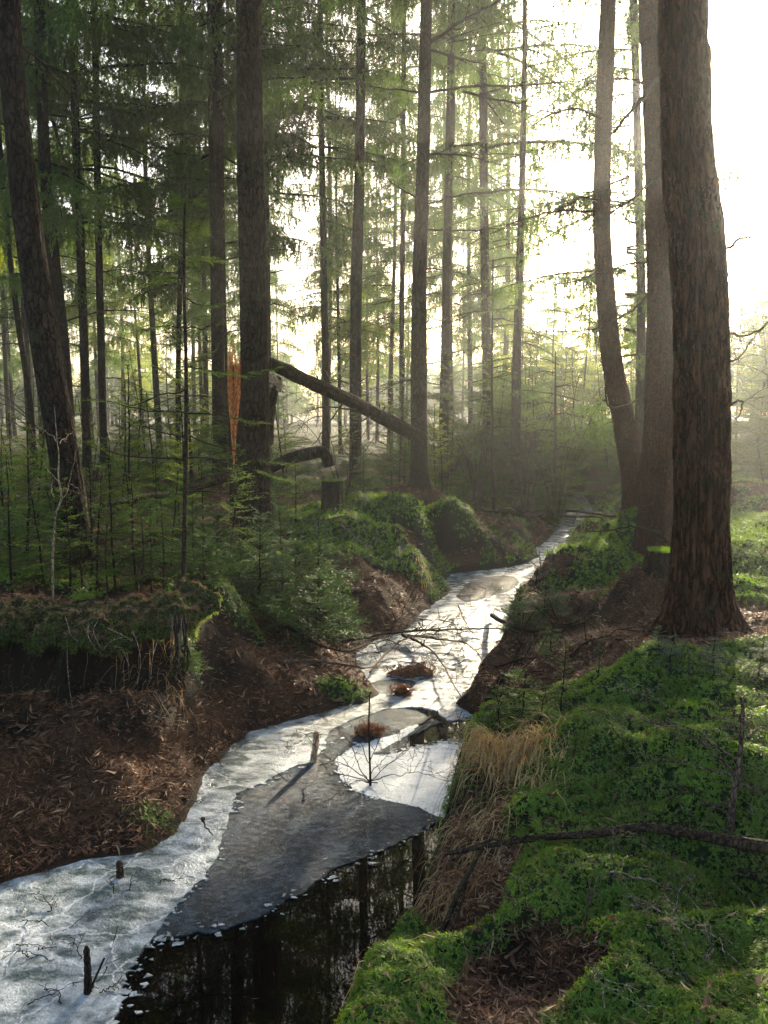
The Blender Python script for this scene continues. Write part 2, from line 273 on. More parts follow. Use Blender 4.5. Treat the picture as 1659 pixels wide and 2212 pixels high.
cps = [tuple(onz(*c)) for c in CP] + [(-8, 5, .5), (-3, 5.0, .45), (-2.2, 6, .6), (-6, 10, 1.0), (-2, 8, .85), (-12, 20, .9), (.5, 12, .82), (-4, 14, .9), (0, 20, .8), (2, 18, .7), (-1.2, 6.6, .7), (-1.6, 5.2, .5),
    (3.2, 6.9, .74), (6, 13, .75), (5, 9, .78), (12, 20, .8), (5.5, 17, .6), (6, 26, .7), (3.4, 12, .6), (2.4, 4.5, .72), (4, 5, .78), (3, 2, .7), (6, 2, .8), (.6, 1.2, .42), (.5, 0, .4), (2, -1, .6), (-7, 3.6, .25), (-4, 4.3, .3), (-8, 2.8, .4), (-30, 50, .8), (30, 50, .8), (0, 60, .8), (0, 120, .8), (-60, 30, .8), (60, 20, .8), (-12, -3, .5), (10, -5, .6)]
cps = np.array(cps)
def ledge_line():  # the undercut bank on the near left
    return np.array([(-9, 3.9), (-5, 4.1), (-2.9, 4.3), (-2.3, 4.22), (-1.9, 4.36), (-1.5, 4.3), (-1.2, 4.42), (-1.05, 4.62), (-.98, 5.0), (-1.0, 5.7), (-1.2, 6.6), (-1.5, 8)])
LEDGE = ledge_line(); LP = np.vstack([LEDGE, [(-12, 8), (-12, 3.9)]])
def height(X, Y, detail=True):
    X = np.asarray(X, float); Y = np.asarray(Y, float); num = np.zeros(X.shape); den = np.zeros(X.shape)
    for c in cps: q = 1 / ((X - c[0]) ** 2 + (Y - c[1]) ** 2 + .012) ** 1.6; num += q * c[2]; den += q
    z = num / den
    Xw = X + .12 * fbm(X * 2.2, Y * 2.2, 3); Yw = Y + .05 * fbm(X * 9, Y * 9, 3) + .16 * fbm(X * 2.2 + 40, Y * 2.2, 3)
    dl = -sdf(Xw, Yw, LP); top = .80 + .03 * fbm(X * 1.4, Y * 1.4, 3); k = smooth(-.03, .07 + .5 * smooth(-1.4, -1.0, X), dl) * (1 - smooth(5.0, 6.6, Y)); soft = smooth(-.3, .5, dl) * smooth(4.9, 6.0, Y); k = k * (1 - smooth(-1.14, -.92, X) * smooth(4.3, 4.6, Y))
    z = z + np.maximum(0, top - z) * np.maximum(k, .0); z = z + np.maximum(0, .84 - z) * soft * .6
    if detail:
        amp = .6 + .4 * smooth(1, 4, Y)
        z = z + .055 * fbm(X * 2.6, Y * 2.6, 3) * amp + .035 * fbm(X * 8, Y * 8, 3) + .018 * np.abs(fbm(X * 17 + 5, Y * 17, 2))
        z = z + .35 * smooth(25, 80, np.hypot(X, Y)) * fbm(X * .06, Y * .06, 3)
    wob = .05 * fbm(X * 5, Y * 5, 3)
    d = sdf(X, Y, poly) + wob * smooth(0, 1, 1)
    right = smooth(-.1, .3, X - np.interp(Y, [2.4, 3.5, 4.5, 5.8, 7, 9, 12, 17], [-.4, -.3, .1, .4, .7, 1.3, 2.3, 3.9]))
    wd = .35 - .2 * right
    z = np.where(d > 0, .012 + np.maximum(z, .03) * smooth(-.03, wd, d) , -.12 * smooth(0, .25, -d) + .012 * (1 - smooth(0, .05, -d)))
    return z
def axis(lo, a, b, hi, step, g=1.09):
    c = list(np.arange(a, b, step)); s = step; x = a
    while x > lo: s *= g; x -= s; c.insert(0, x)
    s = step; x = c[-1]
    while x < hi: s *= g; x += s; c.append(x)
    return np.array(c)
gx = axis(-260, -3.0, 3.6, 260, .026, 1.03); gy = axis(-12, 1.2, 9.5, 400, .026, 1.025)
GX, GY = np.meshgrid(gx, gy); GZ = height(GX, GY)
def gz(x, y):
    x = np.asarray(x, float); y = np.asarray(y, float)
    i = np.clip(np.searchsorted(gx, x) - 1, 0, len(gx) - 2); j = np.clip(np.searchsorted(gy, y) - 1, 0, len(gy) - 2)
    u = np.clip((x - gx[i]) / (gx[i + 1] - gx[i]), 0, 1); v = np.clip((y - gy[j]) / (gy[j + 1] - gy[j]), 0, 1)
    return (GZ[j, i] * (1 - u) + GZ[j, i + 1] * u) * (1 - v) + (GZ[j + 1, i] * (1 - u) + GZ[j + 1, i + 1] * u) * v
def hit(px, py):
    """where the line through that point of the picture meets the ground"""
    v = ray(px, py); s = np.linspace(.5, 60, 3000); P = np.array([0, 0, H]) + v[None] * s[:, None]; k = np.nonzero(P[:, 2] < gz(P[:, 0], P[:, 1]))[0]
    i = k[0] if len(k) else len(s) - 1; return P[i]
# moss where: ellipses (pixel x, pixel y, rx m, ry m, strength)
MOSS = [(395, 1400, .16, .2, 1.8), (400, 1450, .13, .2, 1.5), (870, 1108, .8, .5, 1.6), (930, 1112, .5, .4, 1.5), (980, 1135, .35, .35, 1.3), (800, 1100, .6, .5, 1.4), (760, 1175, .5, .4, 1.3), (860, 1190, .35, .35, 1.2), (1350, 1950, 1.2, .55, 1.3), (1100, 2020, .45, .5, 1.1), (900, 2120, .35, .4, .9), (1450, 1520, 1.1, .55, 1.2), (1560, 1620, 1.0, .5, 1), (1250, 1600, .5, .5, .8), (1180, 1570, .3, .35, .7), (1180, 1700, .3, .4, .6), (1300, 1180, 1.0, 1.4, 1.3), (1290, 1240, .5, .5, .8), (1620, 1150, 2.5, 2.5, 1.3), (1640, 1230, 1.2, .8, 1.0), (1650, 1300, .4, .4, .8),
        (880, 1090, 1.3, 1.0, 1.5), (820, 1160, .9, .8, 1.2), (750, 1140, .7, 1, 1), (480, 1330, .5, .5, .85), (540, 1395, .35, .3, .6), (730, 1505, .6, .2, .85), (380, 1780, .4, .2, .5), (600, 1260, .6, .6, 1.2), (790, 1160, .7, .4, 1.2), (900, 1290, .3, .5, .6), (500, 1210, 1.0, .8, .9), (120, 1360, .12, .1, 1.5), (250, 1300, .7, .5, .7), (60, 1250, 1.2, .6, .6), (1100, 1200, .3, .4, .5), (1010, 1545, .2, .3, .8), (1180, 1390, .15, .3, .5), (1500, 2150, .8, .5, .9), (1659, 1480, .4, .5, .9)]
BARE = [(900, 1172, .5, .2, 1.5), (960, 1180, .4, .2, 1.2), (860, 1260, .35, .3, .6), (890, 1310, .2, .3, .9), (300, 1440, .9, .22, 2.5), (100, 1440, .9, .22, 2.5), (480, 1470, .2, .2, 1), (560, 1440, .35, .3, 1.6), (400, 1620, .4, .4, 1), (1180, 2090, .16, .14, 1.4), (1230, 2130, .12, .1, 1.2), (1020, 1950, .12, .4, 1.2), (1350, 1375, 1.0, .35, 1.3), (1060, 2190, .12, .1, 1), (1230, 1440, .3, .3, .8)]
MW = [(hit(a, b), rx, ry, s) for a, b, rx, ry, s in MOSS]; BW = [(hit(a, b), rx, ry, s) for a, b, rx, ry, s in BARE]
def mossiness(X, Y):
    X = np.asarray(X, float); m_ = np.zeros(X.shape)
    for c, rx, ry, s in MW: m_ = np.maximum(m_, s * np.exp(-(((X - c[0]) / rx) ** 2 + ((Y - c[1]) / ry) ** 2)))
    for c, rx, ry, s in BW: m_ = m_ - s * np.exp(-(((X - c[0]) / rx) ** 2 + ((Y - c[1]) / ry) ** 2))
    far = smooth(9, 16, Y) * .5
    m_ = m_ + far + .42 * fbm(X * 2.3 + 7, Y * 2.3, 4) - .3 * np.maximum(0, fbm(X * 6, Y * 6 + 3, 3)) + .0
    return smooth(.34, .56, m_)
MS = mossiness(GX, GY)
GZ = GZ + MS * smooth(.02, .15, GZ) * (.065 * np.maximum(0, .35 - np.abs(fbm(GX * 3.1 + 3, GY * 3.1, 2))) / .35 + .02 * np.maximum(0, .4 - np.abs(fbm(GX * 9, GY * 9 + 8, 2))) / .4)
for px, py, r_, dz in ((1112, 2120, .04, .05), (1420, 1822, .3, .10), (1600, 1850, .2, .14), (1640, 1900, .1, .1), (1430, 1415, .12, .1), (1300, 1432, .09, .09), (1100, 1590, .09, .12), (1215, 1300, .1, .08)):
    c = hit(px, py); GZ = GZ - dz * np.exp(-((GX - c[0]) ** 2 + ((GY - c[1]) * .8) ** 2) / r_ ** 2)
dy, dx = np.gradient(GZ); slope = np.hypot(dx / np.maximum(np.gradient(GX, axis=1), 1e-6), dy / np.maximum(np.gradient(GY, axis=0), 1e-6))
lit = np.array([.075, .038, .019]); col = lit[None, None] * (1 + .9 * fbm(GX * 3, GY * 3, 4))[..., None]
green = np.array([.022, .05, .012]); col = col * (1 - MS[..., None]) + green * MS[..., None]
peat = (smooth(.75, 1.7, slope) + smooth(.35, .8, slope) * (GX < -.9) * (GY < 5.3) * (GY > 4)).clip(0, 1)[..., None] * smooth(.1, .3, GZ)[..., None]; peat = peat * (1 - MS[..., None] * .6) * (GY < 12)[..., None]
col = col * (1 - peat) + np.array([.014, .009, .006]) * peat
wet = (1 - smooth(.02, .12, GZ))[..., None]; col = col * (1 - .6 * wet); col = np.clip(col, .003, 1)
mb = MB(); nx, ny = len(gx), len(gy); i = np.arange(nx - 1)[None]; j = np.arange(ny - 1)[:, None] * nx
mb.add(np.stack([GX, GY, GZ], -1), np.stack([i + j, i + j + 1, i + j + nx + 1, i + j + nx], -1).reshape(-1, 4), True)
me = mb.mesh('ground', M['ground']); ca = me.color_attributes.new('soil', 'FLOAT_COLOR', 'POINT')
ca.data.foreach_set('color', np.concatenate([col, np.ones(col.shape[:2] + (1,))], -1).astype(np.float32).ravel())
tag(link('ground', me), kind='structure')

# ------------------------------------------------------------------ water and ice
wp = np.array([(-8, -1), (1.3, -1), (1.3, 3.2), (2, 5), (2.6, 8), (3.4, 11), (5.6, 16), (6, 24), (3, 24), (-.5, 8), (-1.6, 5), (-2.3, 4.3), (-8, 4.2)])
mb = MB(); mb.add(np.c_[wp, np.full(len(wp), .0)], [list(range(len(wp)))]); tag(mb.obj('water', M['water']), kind='structure')
def sheet(name, px, z, th, m_, jit=.03, seed=0):
    P = np.array([onz(*q)[:2] for q in px]); P2 = curve(np.vstack([P, P[:1]]), len(P) * 24)[:-1]
    P2 = P2 + jit * np.stack([fbm(P2[:, 0] * 7 + seed, P2[:, 1] * 7, 5, .65), fbm(P2[:, 0] * 7, P2[:, 1] * 7 + 31, 5, .65)], 1); k = len(P2)
    mb = MB(); mb.add(np.vstack([np.c_[P2, np.full(k, z)], np.c_[P2, np.full(k, z - th)]]), [list(range(k))])
    q = np.arange(k); q2 = (q + 1) % k; mb.f.append(np.stack([q, q2, q2 + k, q + k], -1)); mb.sm.append(np.full(k, False)); mb.mi.append(np.full(k, 0))
    return tag(mb.obj(name, m_), kind='structure')
GEDGE = [(949, 1557), (935, 1536), (891, 1530), (833, 1535), (750, 1562), (712, 1584), (700, 1617), (670, 1645), (600, 1677), (540, 1702), (505, 1732), (495, 1767), (480, 1817), (450, 1882), (400, 1937), (360, 1982), (330, 2027)]
up = [(x - 28, y + 3) if y < 1520 else (x - 40, y - 20) for x, y in LEFT]; dn = [(x + 28, y) for x, y in RIGHT if y <= 1571]
sheet('frosted_glare_ice', [(-300, 2500), (-420, 2150)] + up + dn + [(1030, 1560), (993, 1556), (965, 1556)] + GEDGE[1:] + [(305, 2057), (275, 2107), (262, 2157), (245, 2240), (230, 2500)], .009, .009, M['ice_white'])
sheet('grey_ice', [(949, 1562), (900, 1540), (833, 1530), (740, 1558), (698, 1586), (690, 1625), (655, 1640), (590, 1672), (530, 1697), (498, 1730), (485, 1767), (470, 1817), (440, 1882), (390, 1937), (345, 1985), (322, 2030), (350, 2037), (420, 2017), (480, 2010), (550, 1987), (625, 1942), (700, 1900), (750, 1867), (830, 1837), (880, 1812), (930, 1785), (960, 1762), (930, 1745), (870, 1700), (880, 1600), (905, 1585)], .006, .006, M['ice_grey'])
sheet('pale_ice', [(968, 1778), (938, 1760), (877, 1742), (804, 1724), (756, 1703), (729, 1673), (731, 1640), (767, 1614), (840, 1592), (877, 1578), (913, 1563), (891, 1584), (850, 1606), (811, 1629), (833, 1634), (891, 1619), (964, 1607), (1022, 1604), (1070, 1606), (1060, 1650), (1025, 1700), (1000, 1745)], .008, .003, M['ice_oval'])
sheet('grey_ice_patch', [(985, 1290), (1010, 1262), (1050, 1250), (1100, 1246), (1120, 1258), (1105, 1275), (1060, 1290), (1010, 1302)], .0105, .0015, M['ice_grey'])
sheet('grey_ice_patch', [(795, 1505), (800, 1480), (850, 1470), (900, 1475), (880, 1495), (840, 1500)], .0105, .0015, M['ice_grey'])

# ------------------------------------------------------------------ trunks
def bark_disp(depth, k=9, vs=2.2, seed=0, knots=.0):
    def f(th, s, r):
        x = np.cos(th) * k * .35 + seed; y = np.sin(th) * k * .35
        u = fbm(x * 1.7 + .35 * pnoise(s * 2.2, x * 0 + seed), y * 1.7 + s * .5, 3, .6)
        fine = fbm(x * 3.1 + 9, y * 3.1 + s * vs, 3)
        return depth * (1.7 * (np.abs(u) * -2 + .5) + 1.1 * fine)
    return f
def trunk_mesh(path, widths, Y, top_extra=10, segs=24, rows=60, depth=.004, mat_=None, flare=.5, seed=0, lobes=4, flare_h=.16, base=None):
    """path: picture points base upward at distance Y (or per point); returns mesh in coordinates relative to the foot"""
    Ys = np.broadcast_to(np.asarray(Y, float), (len(path),)); P = [at(x, y, d) for (x, y), d in zip(path, Ys)]; R = [w_ / 2 / F * np.hypot(d, 0) * 1.0 for w_, d in zip(widths, Ys)]
    foot = P[0].copy(); foot[2] = gz(foot[0], foot[1]) - .06; P = np.array([foot] + [q for q in P[1:]])
    d = nrm((P[-1] - P[-2])[None])[0]; d[2] = max(d[2], .95); d[:2] *= .6; P = np.vstack([P, P[-1] + d * top_extra * .5, P[-1] + d * top_extra]); R = np.array(R + [R[-1] * .72, R[-1] * .3])
    tt = np.concatenate([[0], np.cumsum(np.linalg.norm(np.diff(P, axis=0), axis=1))]); vis = tt[-3]
    s = np.concatenate([np.linspace(0, 1, rows) ** 1.25 * vis, vis + np.linspace(0, 1, 12)[1:] * (tt[-1] - vis)])
    C3 = curve(P, 400); ct = np.concatenate([[0], np.cumsum(np.linalg.norm(np.diff(C3, axis=0), axis=1))]); ct *= tt[-1] / ct[-1]
    Q = np.stack([np.interp(s, ct, C3[:, k]) for k in range(3)], 1); r = np.interp(s, tt, R)
    bd = bark_disp(depth, seed=seed)
    def f(th, s_, r_):
        h = s_; e = np.exp(-np.maximum(h - .05, 0) / flare_h)
        return bd(th, s_, r_) + r_ * flare * e * (1 + .55 * np.sin(th * lobes + seed) + .3 * np.sin(th * (lobes * 2 + 1) + seed * 2)) 
    mb = MB(); tube(mb, Q - foot, r, segs, f); return mb, foot, Q, r
def twiggy(mb, pts, r0, rg, n=8, tl=.25, sub=True, segs=5, kn=.0, down=0.0):
    """a bare branch with small side twigs"""
    P = curve(pts, max(12, len(pts) * 6)); L = len(P); P = P + np.cumsum(rg.normal(size=P.shape) * .004, 0) * 1.0
    rr = np.maximum(r0 * (1 - .7 * np.linspace(0, 1, L)), .0012); tube(mb, P, rr, segs)
    T = nrm(np.gradient(P, axis=0))
    for _ in range(n):
        i = int(rg.integers(L // 6, L)); i = min(i, L - 1); d = nrm((T[i] * .8 + rg.normal(size=3) * np.array([.7, .7, .5]) - np.array([0, 0, down]))[None])[0]
        l_ = tl * (.4 + rg.random()); k = 5; q = P[i] + d * (l_ * np.linspace(0, 1, k))[:, None] + np.cumsum(rg.normal(size=(k, 3)) * l_ * .05, 0); q[0] = P[i]
        tube(mb, q, max(rr[i] * .45, .0012) * np.linspace(1, .4, k), 3, cap=False)
        if sub:
            for _ in range(3):
                j = int(rg.integers(1, k)); d2 = nrm((d + rg.normal(size=3) * .7)[None])[0]; q2 = q[j] + d2 * (l_ * .4 * np.linspace(0, 1, 3))[:, None]; tube(mb, q2, max(rr[i] * .3, .001), 3, cap=False)
    return P

# crowns shared by the tall trees
def crown_mesh(seed, z0, z1, R, ndens=1.0, nl=.095, nw=.026, droop=.6, bare=0, light=False):
    rg = np.random.default_rng(seed); mb = MB(); z = z0
    while z < z1:
        f = (z - z0) / (z1 - z0); n = int(rg.integers(2, 6))
        for k in range(n):
            if rg.random() < .27 + .2 * (f < .15): continue
            az = rg.random() * 2 * PI; L = R * (1 - .8 * f ** 1.3) * (.55 + .55 * rg.random()) * (.75 + .25 * min(1, f * 6)); el = -.12 + .35 * f + .12 * rg.normal(); o = np.array([0, 0, z + .2 * rg.random()])
            P, a, b = branch(o, az, el, L, .18, int(11 * L / 2 * ndens) + 3, .72 * min(1, L / 1.6), rg, .05, -.28, .7)
            tube(mb, P, .022 * np.linspace(1, .25, len(P)) * L / 2, 4, mi=1, cap=False)
            j = rg.normal(size=a.shape) * .02
            needles(mb, a, b, .042, nl, nw, rg, 60, .35, droop, jit=.5)
            # hanging sprays below the side twigs
            c = np.vstack([a + (b - a) * rg.random((len(a), 1)) for _ in range(2)]); a = np.vstack([a, a]); dn_ = c + np.stack([rg.normal(size=len(a)) * .04, rg.normal(size=len(a)) * .04, -(.10 + .34 * rg.random(len(a)))], 1)
            needles(mb, c, dn_, .034, nl * 1.05, nw * 1.1, rg, 40, 0, .3, jit=.5)
            needles(mb, P[2:-1], P[3:], .04, nl, nw, rg, 60, .3, droop)
        z += (.30 + .2 * rg.random()) / ndens ** .5
    return mb
CR = [crown_mesh(s, z0, z1, R, dn).mesh('crown', [M['spruce'], M['twig_dark']]) for s, z0, z1, R, dn in ((1, 4.2, 16, 2.9, 1.0), (2, 4.8, 17, 3.1, 1.0), (3, 5.4, 16, 2.7, 1.0), (4, 3.8, 14, 2.3, .9), (5, 7, 18, 3.0, 1.0))]
CL = [crown_mesh(s, z0, z1, R, dn, .1, .026).mesh('crown', [M['fir_light'], M['twig_dark']]) for s, z0, z1, R, dn in ((11, 2.2, 9, 1.8, .8), (12, 3.5, 13, 2.1, .8))]

RG = np.random.default_rng(21)
def hero(label, path, widths, Y, crown=None, cz=0.0, csc=1.0, m_='bark_dark', segs=24, rows=60, depth=.004, flare=.45, seed=0, name='spruce_tree', limbs=(), group=None, rnd_limbs=0, lobes=4, top_extra=9, lz=(1.5, 6), flare_h=.16, llen=1.2):
    mb, foot, Q, r = trunk_mesh(path, widths, Y, top_extra, segs, rows, depth, None, flare, seed, lobes, flare_h)
    t = thing(name, label, 'tree', foot, group); mb.obj('trunk', M[m_], t)
    if crown is not None:
        c = link('crown', crown, t); top = Q[-1] - foot; k = top[2] / 17.0; 
        c.location = (top[0] * .45, top[1] * .45, cz); c.rotation_euler = (0, 0, seed * 1.7); c.scale = (csc,) * 3
    for k, L in enumerate(limbs):
        pts, rr, tw = L; W = np.array([at(x, y, d) for x, y, d in pts]); b = MB(); twiggy(b, W - foot, rr, RG, tw, .22); b.obj('bare_branch', M['twig'], t)
    Z = Q[:, 2]
    for k in range(rnd_limbs):
        z = RG.uniform(*lz) + foot[2]; i = int(np.argmin(abs(Z - z))); az = RG.random() * 2 * PI; l_ = llen * RG.uniform(.4, 1.2); d = np.array([math.cos(az), math.sin(az), RG.uniform(-.15, .3)])
        b = MB(); o = Q[i] - foot; W = [o, o + d * l_ * .4 + [0, 0, .02], o + d * l_ * .75 + [0, 0, -.06 * l_], o + d * l_ + [0, 0, -.16 * l_]]
        twiggy(b, W, .009 + .006 * RG.random(), RG, int(6 + 6 * l_), .3, down=.1); b.obj('bare_branch', M['twig'], t)
    return t, foot, Q
Y14, Y13, Y11, Y7 = 4.55, 7.9, 8.9, 12.0
hero('massive red-brown furrowed trunk nearest on the right bank, flared at its mossy foot', [(1512, 1345), (1512, 1180), (1516, 1000), (1515, 750), (1502, 500), (1493, 440), (1483, 300), (1479, 120), (1475, -40)], [132, 106, 103, 101, 101, 95, 87, 85, 83], Y14, CR[4], 1.0, 1.0, 'bark_hero', 200, 400, .019, .72, 1.0, lobes=5, flare_h=.14,
     limbs=[([(1572, 532, 4.6), (1596, 518, 4.5), (1618, 514, 4.45), (1638, 535, 4.4)], .009, 3), ([(1570, 880, 4.6), (1600, 868, 4.5), (1606, 880, 4.45), (1604, 900, 4.4), (1590, 905, 4.4)], .007, 2), ([(1578, 720, 4.7), (1610, 728, 4.9), (1650, 700, 5.1), (1690, 640, 5.2)], .008, 8), ([(1578, 780, 4.7), (1600, 770, 4.8), (1640, 725, 5.0), (1680, 690, 5.0)], .007, 6),
            ([(1440, 1172, 4.4), (1400, 1150, 4.5), (1370, 1146, 4.7), (1310, 1152, 4.9), (1258, 1160, 5.1)], .010, 3)])
hero('straight red-brown trunk right behind the massive trunk on the right', [(1414, 1140), (1418, 1050), (1425, 900), (1430, 700), (1426, 500), (1420, 300), (1412, 100), (1406, -40)], [72, 66, 64, 60, 56, 52, 48, 46], Y13, CR[2], .5, 1.1, 'bark_fine', 72, 200, .009, .3, 2.0,
     limbs=[([(1400, 853, 7.9), (1380, 858, 7.6), (1345, 868, 7.3), (1312, 863, 7.1), (1307, 823, 7.0), (1309, 793, 7.0), (1297, 771, 7.0)], .012, 3), ([(1420, 168, 7.8), (1380, 215, 7.5), (1330, 270, 7.3), (1293, 305, 7.2)], .022, 6), ([(1437, 360, 7.8), (1380, 415, 7.6), (1310, 465, 7.4), (1255, 505, 7.3)], .014, 12),
            ([(1400, 568, 7.9), (1350, 575, 7.6), (1290, 595, 7.3), (1200, 625, 7.0)], .012, 12), ([(1400, 635, 7.9), (1360, 668, 7.5), (1280, 700, 7.2), (1150, 706, 6.9)], .012, 12), ([(1400, 909, 7.9), (1370, 908, 7.7), (1330, 890, 7.5), (1290, 880, 7.4)], .007, 6), ([(1400, 980, 7.9), (1370, 976, 7.7), (1330, 968, 7.5), (1305, 948, 7.4)], .007, 6)])
hero('curved trunk leaning left beside the dark end of the frozen stream', [(1388, 1120), (1368, 1020), (1345, 900), (1322, 780), (1309, 640), (1300, 500), (1302, 330), (1308, 150), (1315, -30)], [62, 52, 46, 42, 38, 35, 33, 32, 30], Y11, CR[3], 3.5, 1.1, 'bark_fine', 48, 150, .006, .4, 3.0, rnd_limbs=9, lz=(2, 6.5), llen=1.3)
hero('slim hazy trunk standing in the glare between the leaning and the straight red-brown trunks', [(1385, 900), (1385, 700), (1382, 500), (1377, 300), (1372, 100), (1368, -30)], [20, 19, 18, 17, 16, 15], 14, CR[0], -2.0, .85, 'bark_far', 12, 40, .003, .3, 4.0, rnd_limbs=10, lz=(3, 8))
hero('dark straight middle trunk above the mossy mound, long bare branches to its right', [(906, 1058), (905, 980), (905, 800), (906, 600), (914, 350), (919, 100), (921, -30)], [40, 35, 34, 30, 27, 23, 21], Y7, CR[4], 3.2, .85, 'bark_dark', 40, 130, .005, .4, 5.0, limbs=[
    ([(927, 95, 12), (975, 62, 11.6), (1030, 30, 11.2), (1088, -4, 11)], .03, 10), ([(929, 200, 12), (1010, 188, 11.7), (1110, 186, 11.3), (1212, 178, 11)], .022, 16), ([(929, 108, 12), (1000, 128, 11.8), (1064, 138, 11.5)], .02, 8), ([(1000, 198, 11.6), (1070, 215, 11.2), (1140, 228, 11), (1210, 250, 10.8)], .018, 14), ([(925, 332, 12), (1000, 336, 11.7), (1100, 355, 11.4)], .016, 12),
    ([(925, 440, 12), (1000, 424, 11.8), (1060, 420, 11.6), (1130, 410, 11.4)], .014, 10), ([(925, 497, 12), (1000, 500, 11.6), (1060, 500, 11.3), (1130, 495, 11)], .014, 10), ([(920, 710, 12), (960, 700, 11.8), (1040, 665, 11.5)], .013, 8), ([(920, 788, 12), (970, 778, 11.8), (1045, 748, 11.5)], .013, 8), ([(910, 200, 12), (860, 190, 11.8), (800, 185, 11.4)], .018, 12), ([(900, 430, 12), (870, 410, 11.8), (840, 390, 11.6)], .014, 6), ([(893, 640, 12), (850, 650, 11.6), (800, 655, 11.4)], .012, 8), ([(893, 820, 12), (860, 830, 11.8), (825, 850, 11.6)], .012, 6), ([(920, 580, 12), (970, 585, 11.8), (1020, 577, 11.5)], .012, 8)])
hero('thick straight trunk rising in front of the snapped orange stump', [(552, 1122), (552, 1000), (550, 800), (547, 600), (542, 400), (539, 200), (537, -30)], [66, 60, 58, 56, 54, 51, 49], 7.8, CR[1], 1.4, .9, 'bark_dark', 72, 200, .006, .35, 6.0, rnd_limbs=7, lz=(4.5, 6), llen=.9)
hero('dark trunk leaning left out of the thicket at the left edge', [(166, 1205), (152, 1080), (128, 920), (104, 780), (82, 640), (60, 480), (42, 320), (26, 150), (14, -30)], [66, 62, 60, 58, 56, 54, 50, 47, 44], 5.9, CR[1], 1.5, 1, 'bark_dark', 72, 200, .006, .35, 7.0, rnd_limbs=8, lz=(3.4, 5), llen=.9)
MID = [  # label, path, widths, distance, crown index, crown lift, scale
    ('nearly black trunk of a close pair, left of the thick straight trunk', [(474, 985), (470, 700), (466, 400), (462, 80), (460, -30)], [29, 28, 27, 26, 25], 14.0, 0, .6, 1.0),
    ('thinner trunk grown tight against the right side of the nearly black one', [(487, 985), (485, 800), (481, 600), (476, 300), (474, -30)], [15, 14, 13, 12, 11], 14.8, 3, 1.2, .9),
    ('thin green-tinged trunk just right of the thick straight trunk', [(580, 975), (578, 700), (574, 400), (570, -30)], [14, 14, 13, 12], 17.5, 1, 0, 1.0),
    ('slim sun-edged trunk crossing behind the fallen log near its middle', [(704, 990), (703, 800), (698, 500), (694, 250), (691, -30)], [17, 16, 14, 12, 11], 18.5, 0, 1.5, .9),
    ('straight dark trunk behind the fallen log between the sun-edged one and the log end', [(768, 950), (768, 800), (770, 600), (776, 400), (779, 200), (781, -30)], [27, 25, 24, 22, 19, 18], 16.0, 2, 1.5, 1.1),
    ('thin trunk close left of the dark middle trunk with long branches', [(868, 960), (868, 700), (871, 400), (873, -30)], [11, 11, 10, 9], 21.0, 3, 2.5, 1.1),
    ('dark straight trunk close right of the middle trunk with long branches', [(958, 985), (961, 800), (965, 600), (969, 400), (974, 150), (977, -30)], [21, 19, 18, 17, 15, 14], 17.0, 2, 2.2, 1.1),
    ('trunk hung with drooping green sprays right of the middle of the wood', [(1056, 975), (1052, 800), (1048, 600), (1044, 300), (1042, -30)], [22, 20, 19, 17, 15], 17.5, 1, 0, 1.15),
    ('feathery sunlit trunk at the left rim of the bright opening', [(1114, 990), (1116, 800), (1122, 600), (1129, 350), (1133, 100), (1134, -30)], [22, 19, 16, 13, 10, 9], 15.5, None, 0, 1.0),
    ('dark trunk just right of the leaning trunk at the left edge', [(150, 960), (138, 780), (120, 600), (100, 400), (90, 200), (84, -30)], [29, 28, 26, 24, 22, 21], 13.0, 0, 0, 1.0),
    ('greenish straight trunk third from the left edge above the thicket', [(187, 985), (180, 700), (170, 450), (161, 200), (155, -30)], [19, 18, 17, 16, 15], 14.5, 1, -.3, .95),
    ('slender dark trunk left of the tall bare sapling', [(223, 960), (217, 700), (211, 400), (206, 100), (204, -30)], [16, 15, 14, 13, 12], 16.0, 4, -2.2, .95),
    ('thin dark trunk seen just behind the tall bare sapling', [(383, 960), (385, 800), (389, 600), (392, 400)], [11, 11, 10, 9], 17.5, 3, .8, .8),
    ('thin leaning trunk near the left edge beyond the thicket', [(78, 985), (62, 850), (40, 700), (22, 560), (6, 380), (-10, 200)], [13, 12, 12, 11, 11, 10], 15.0, 0, .2, .8)]
for k, (lab, pth, wd, Y, ci, cz, cs) in enumerate(MID):
    hero(lab, pth, wd, Y, None if ci is None else CR[ci], cz, cs, 'bark_far' if Y > 15 else 'bark_dark', 14, 46, .003, .3, 8.0 + k, rnd_limbs=9 if ci is None else 6, lz=(1.2, 6), llen=1.3, top_extra=7)
# the feathery tree: short tufted twigs all the way up
f0 = at(1116, 990, 15.5); mb = MB(); rg = np.random.default_rng(40); z = 2.0
while z < 13:
    for _ in range(3):
        P, a, b = branch(np.array([0, 0, z]), rg.random() * 2 * PI, -.05, rg.uniform(.5, 1.6), .12, 7, .35, rg, .05, -.2, .7); tube(mb, P, .01, 3, mi=1, cap=False); needles(mb, a, b, .05, .07, .016, rg, 60, .3, .4); needles(mb, P[:-1], P[1:], .06, .06, .016, rg, 60, .3, .4)
    z += .3
feather = mb.mesh('crown', [M['fir'], M['twig_dark']])
for o in list(C.objects):
    if o.get('label', '').startswith('feathery sunlit'): c = link('crown', feather, o); c.rotation_euler = (0, .02, 1)

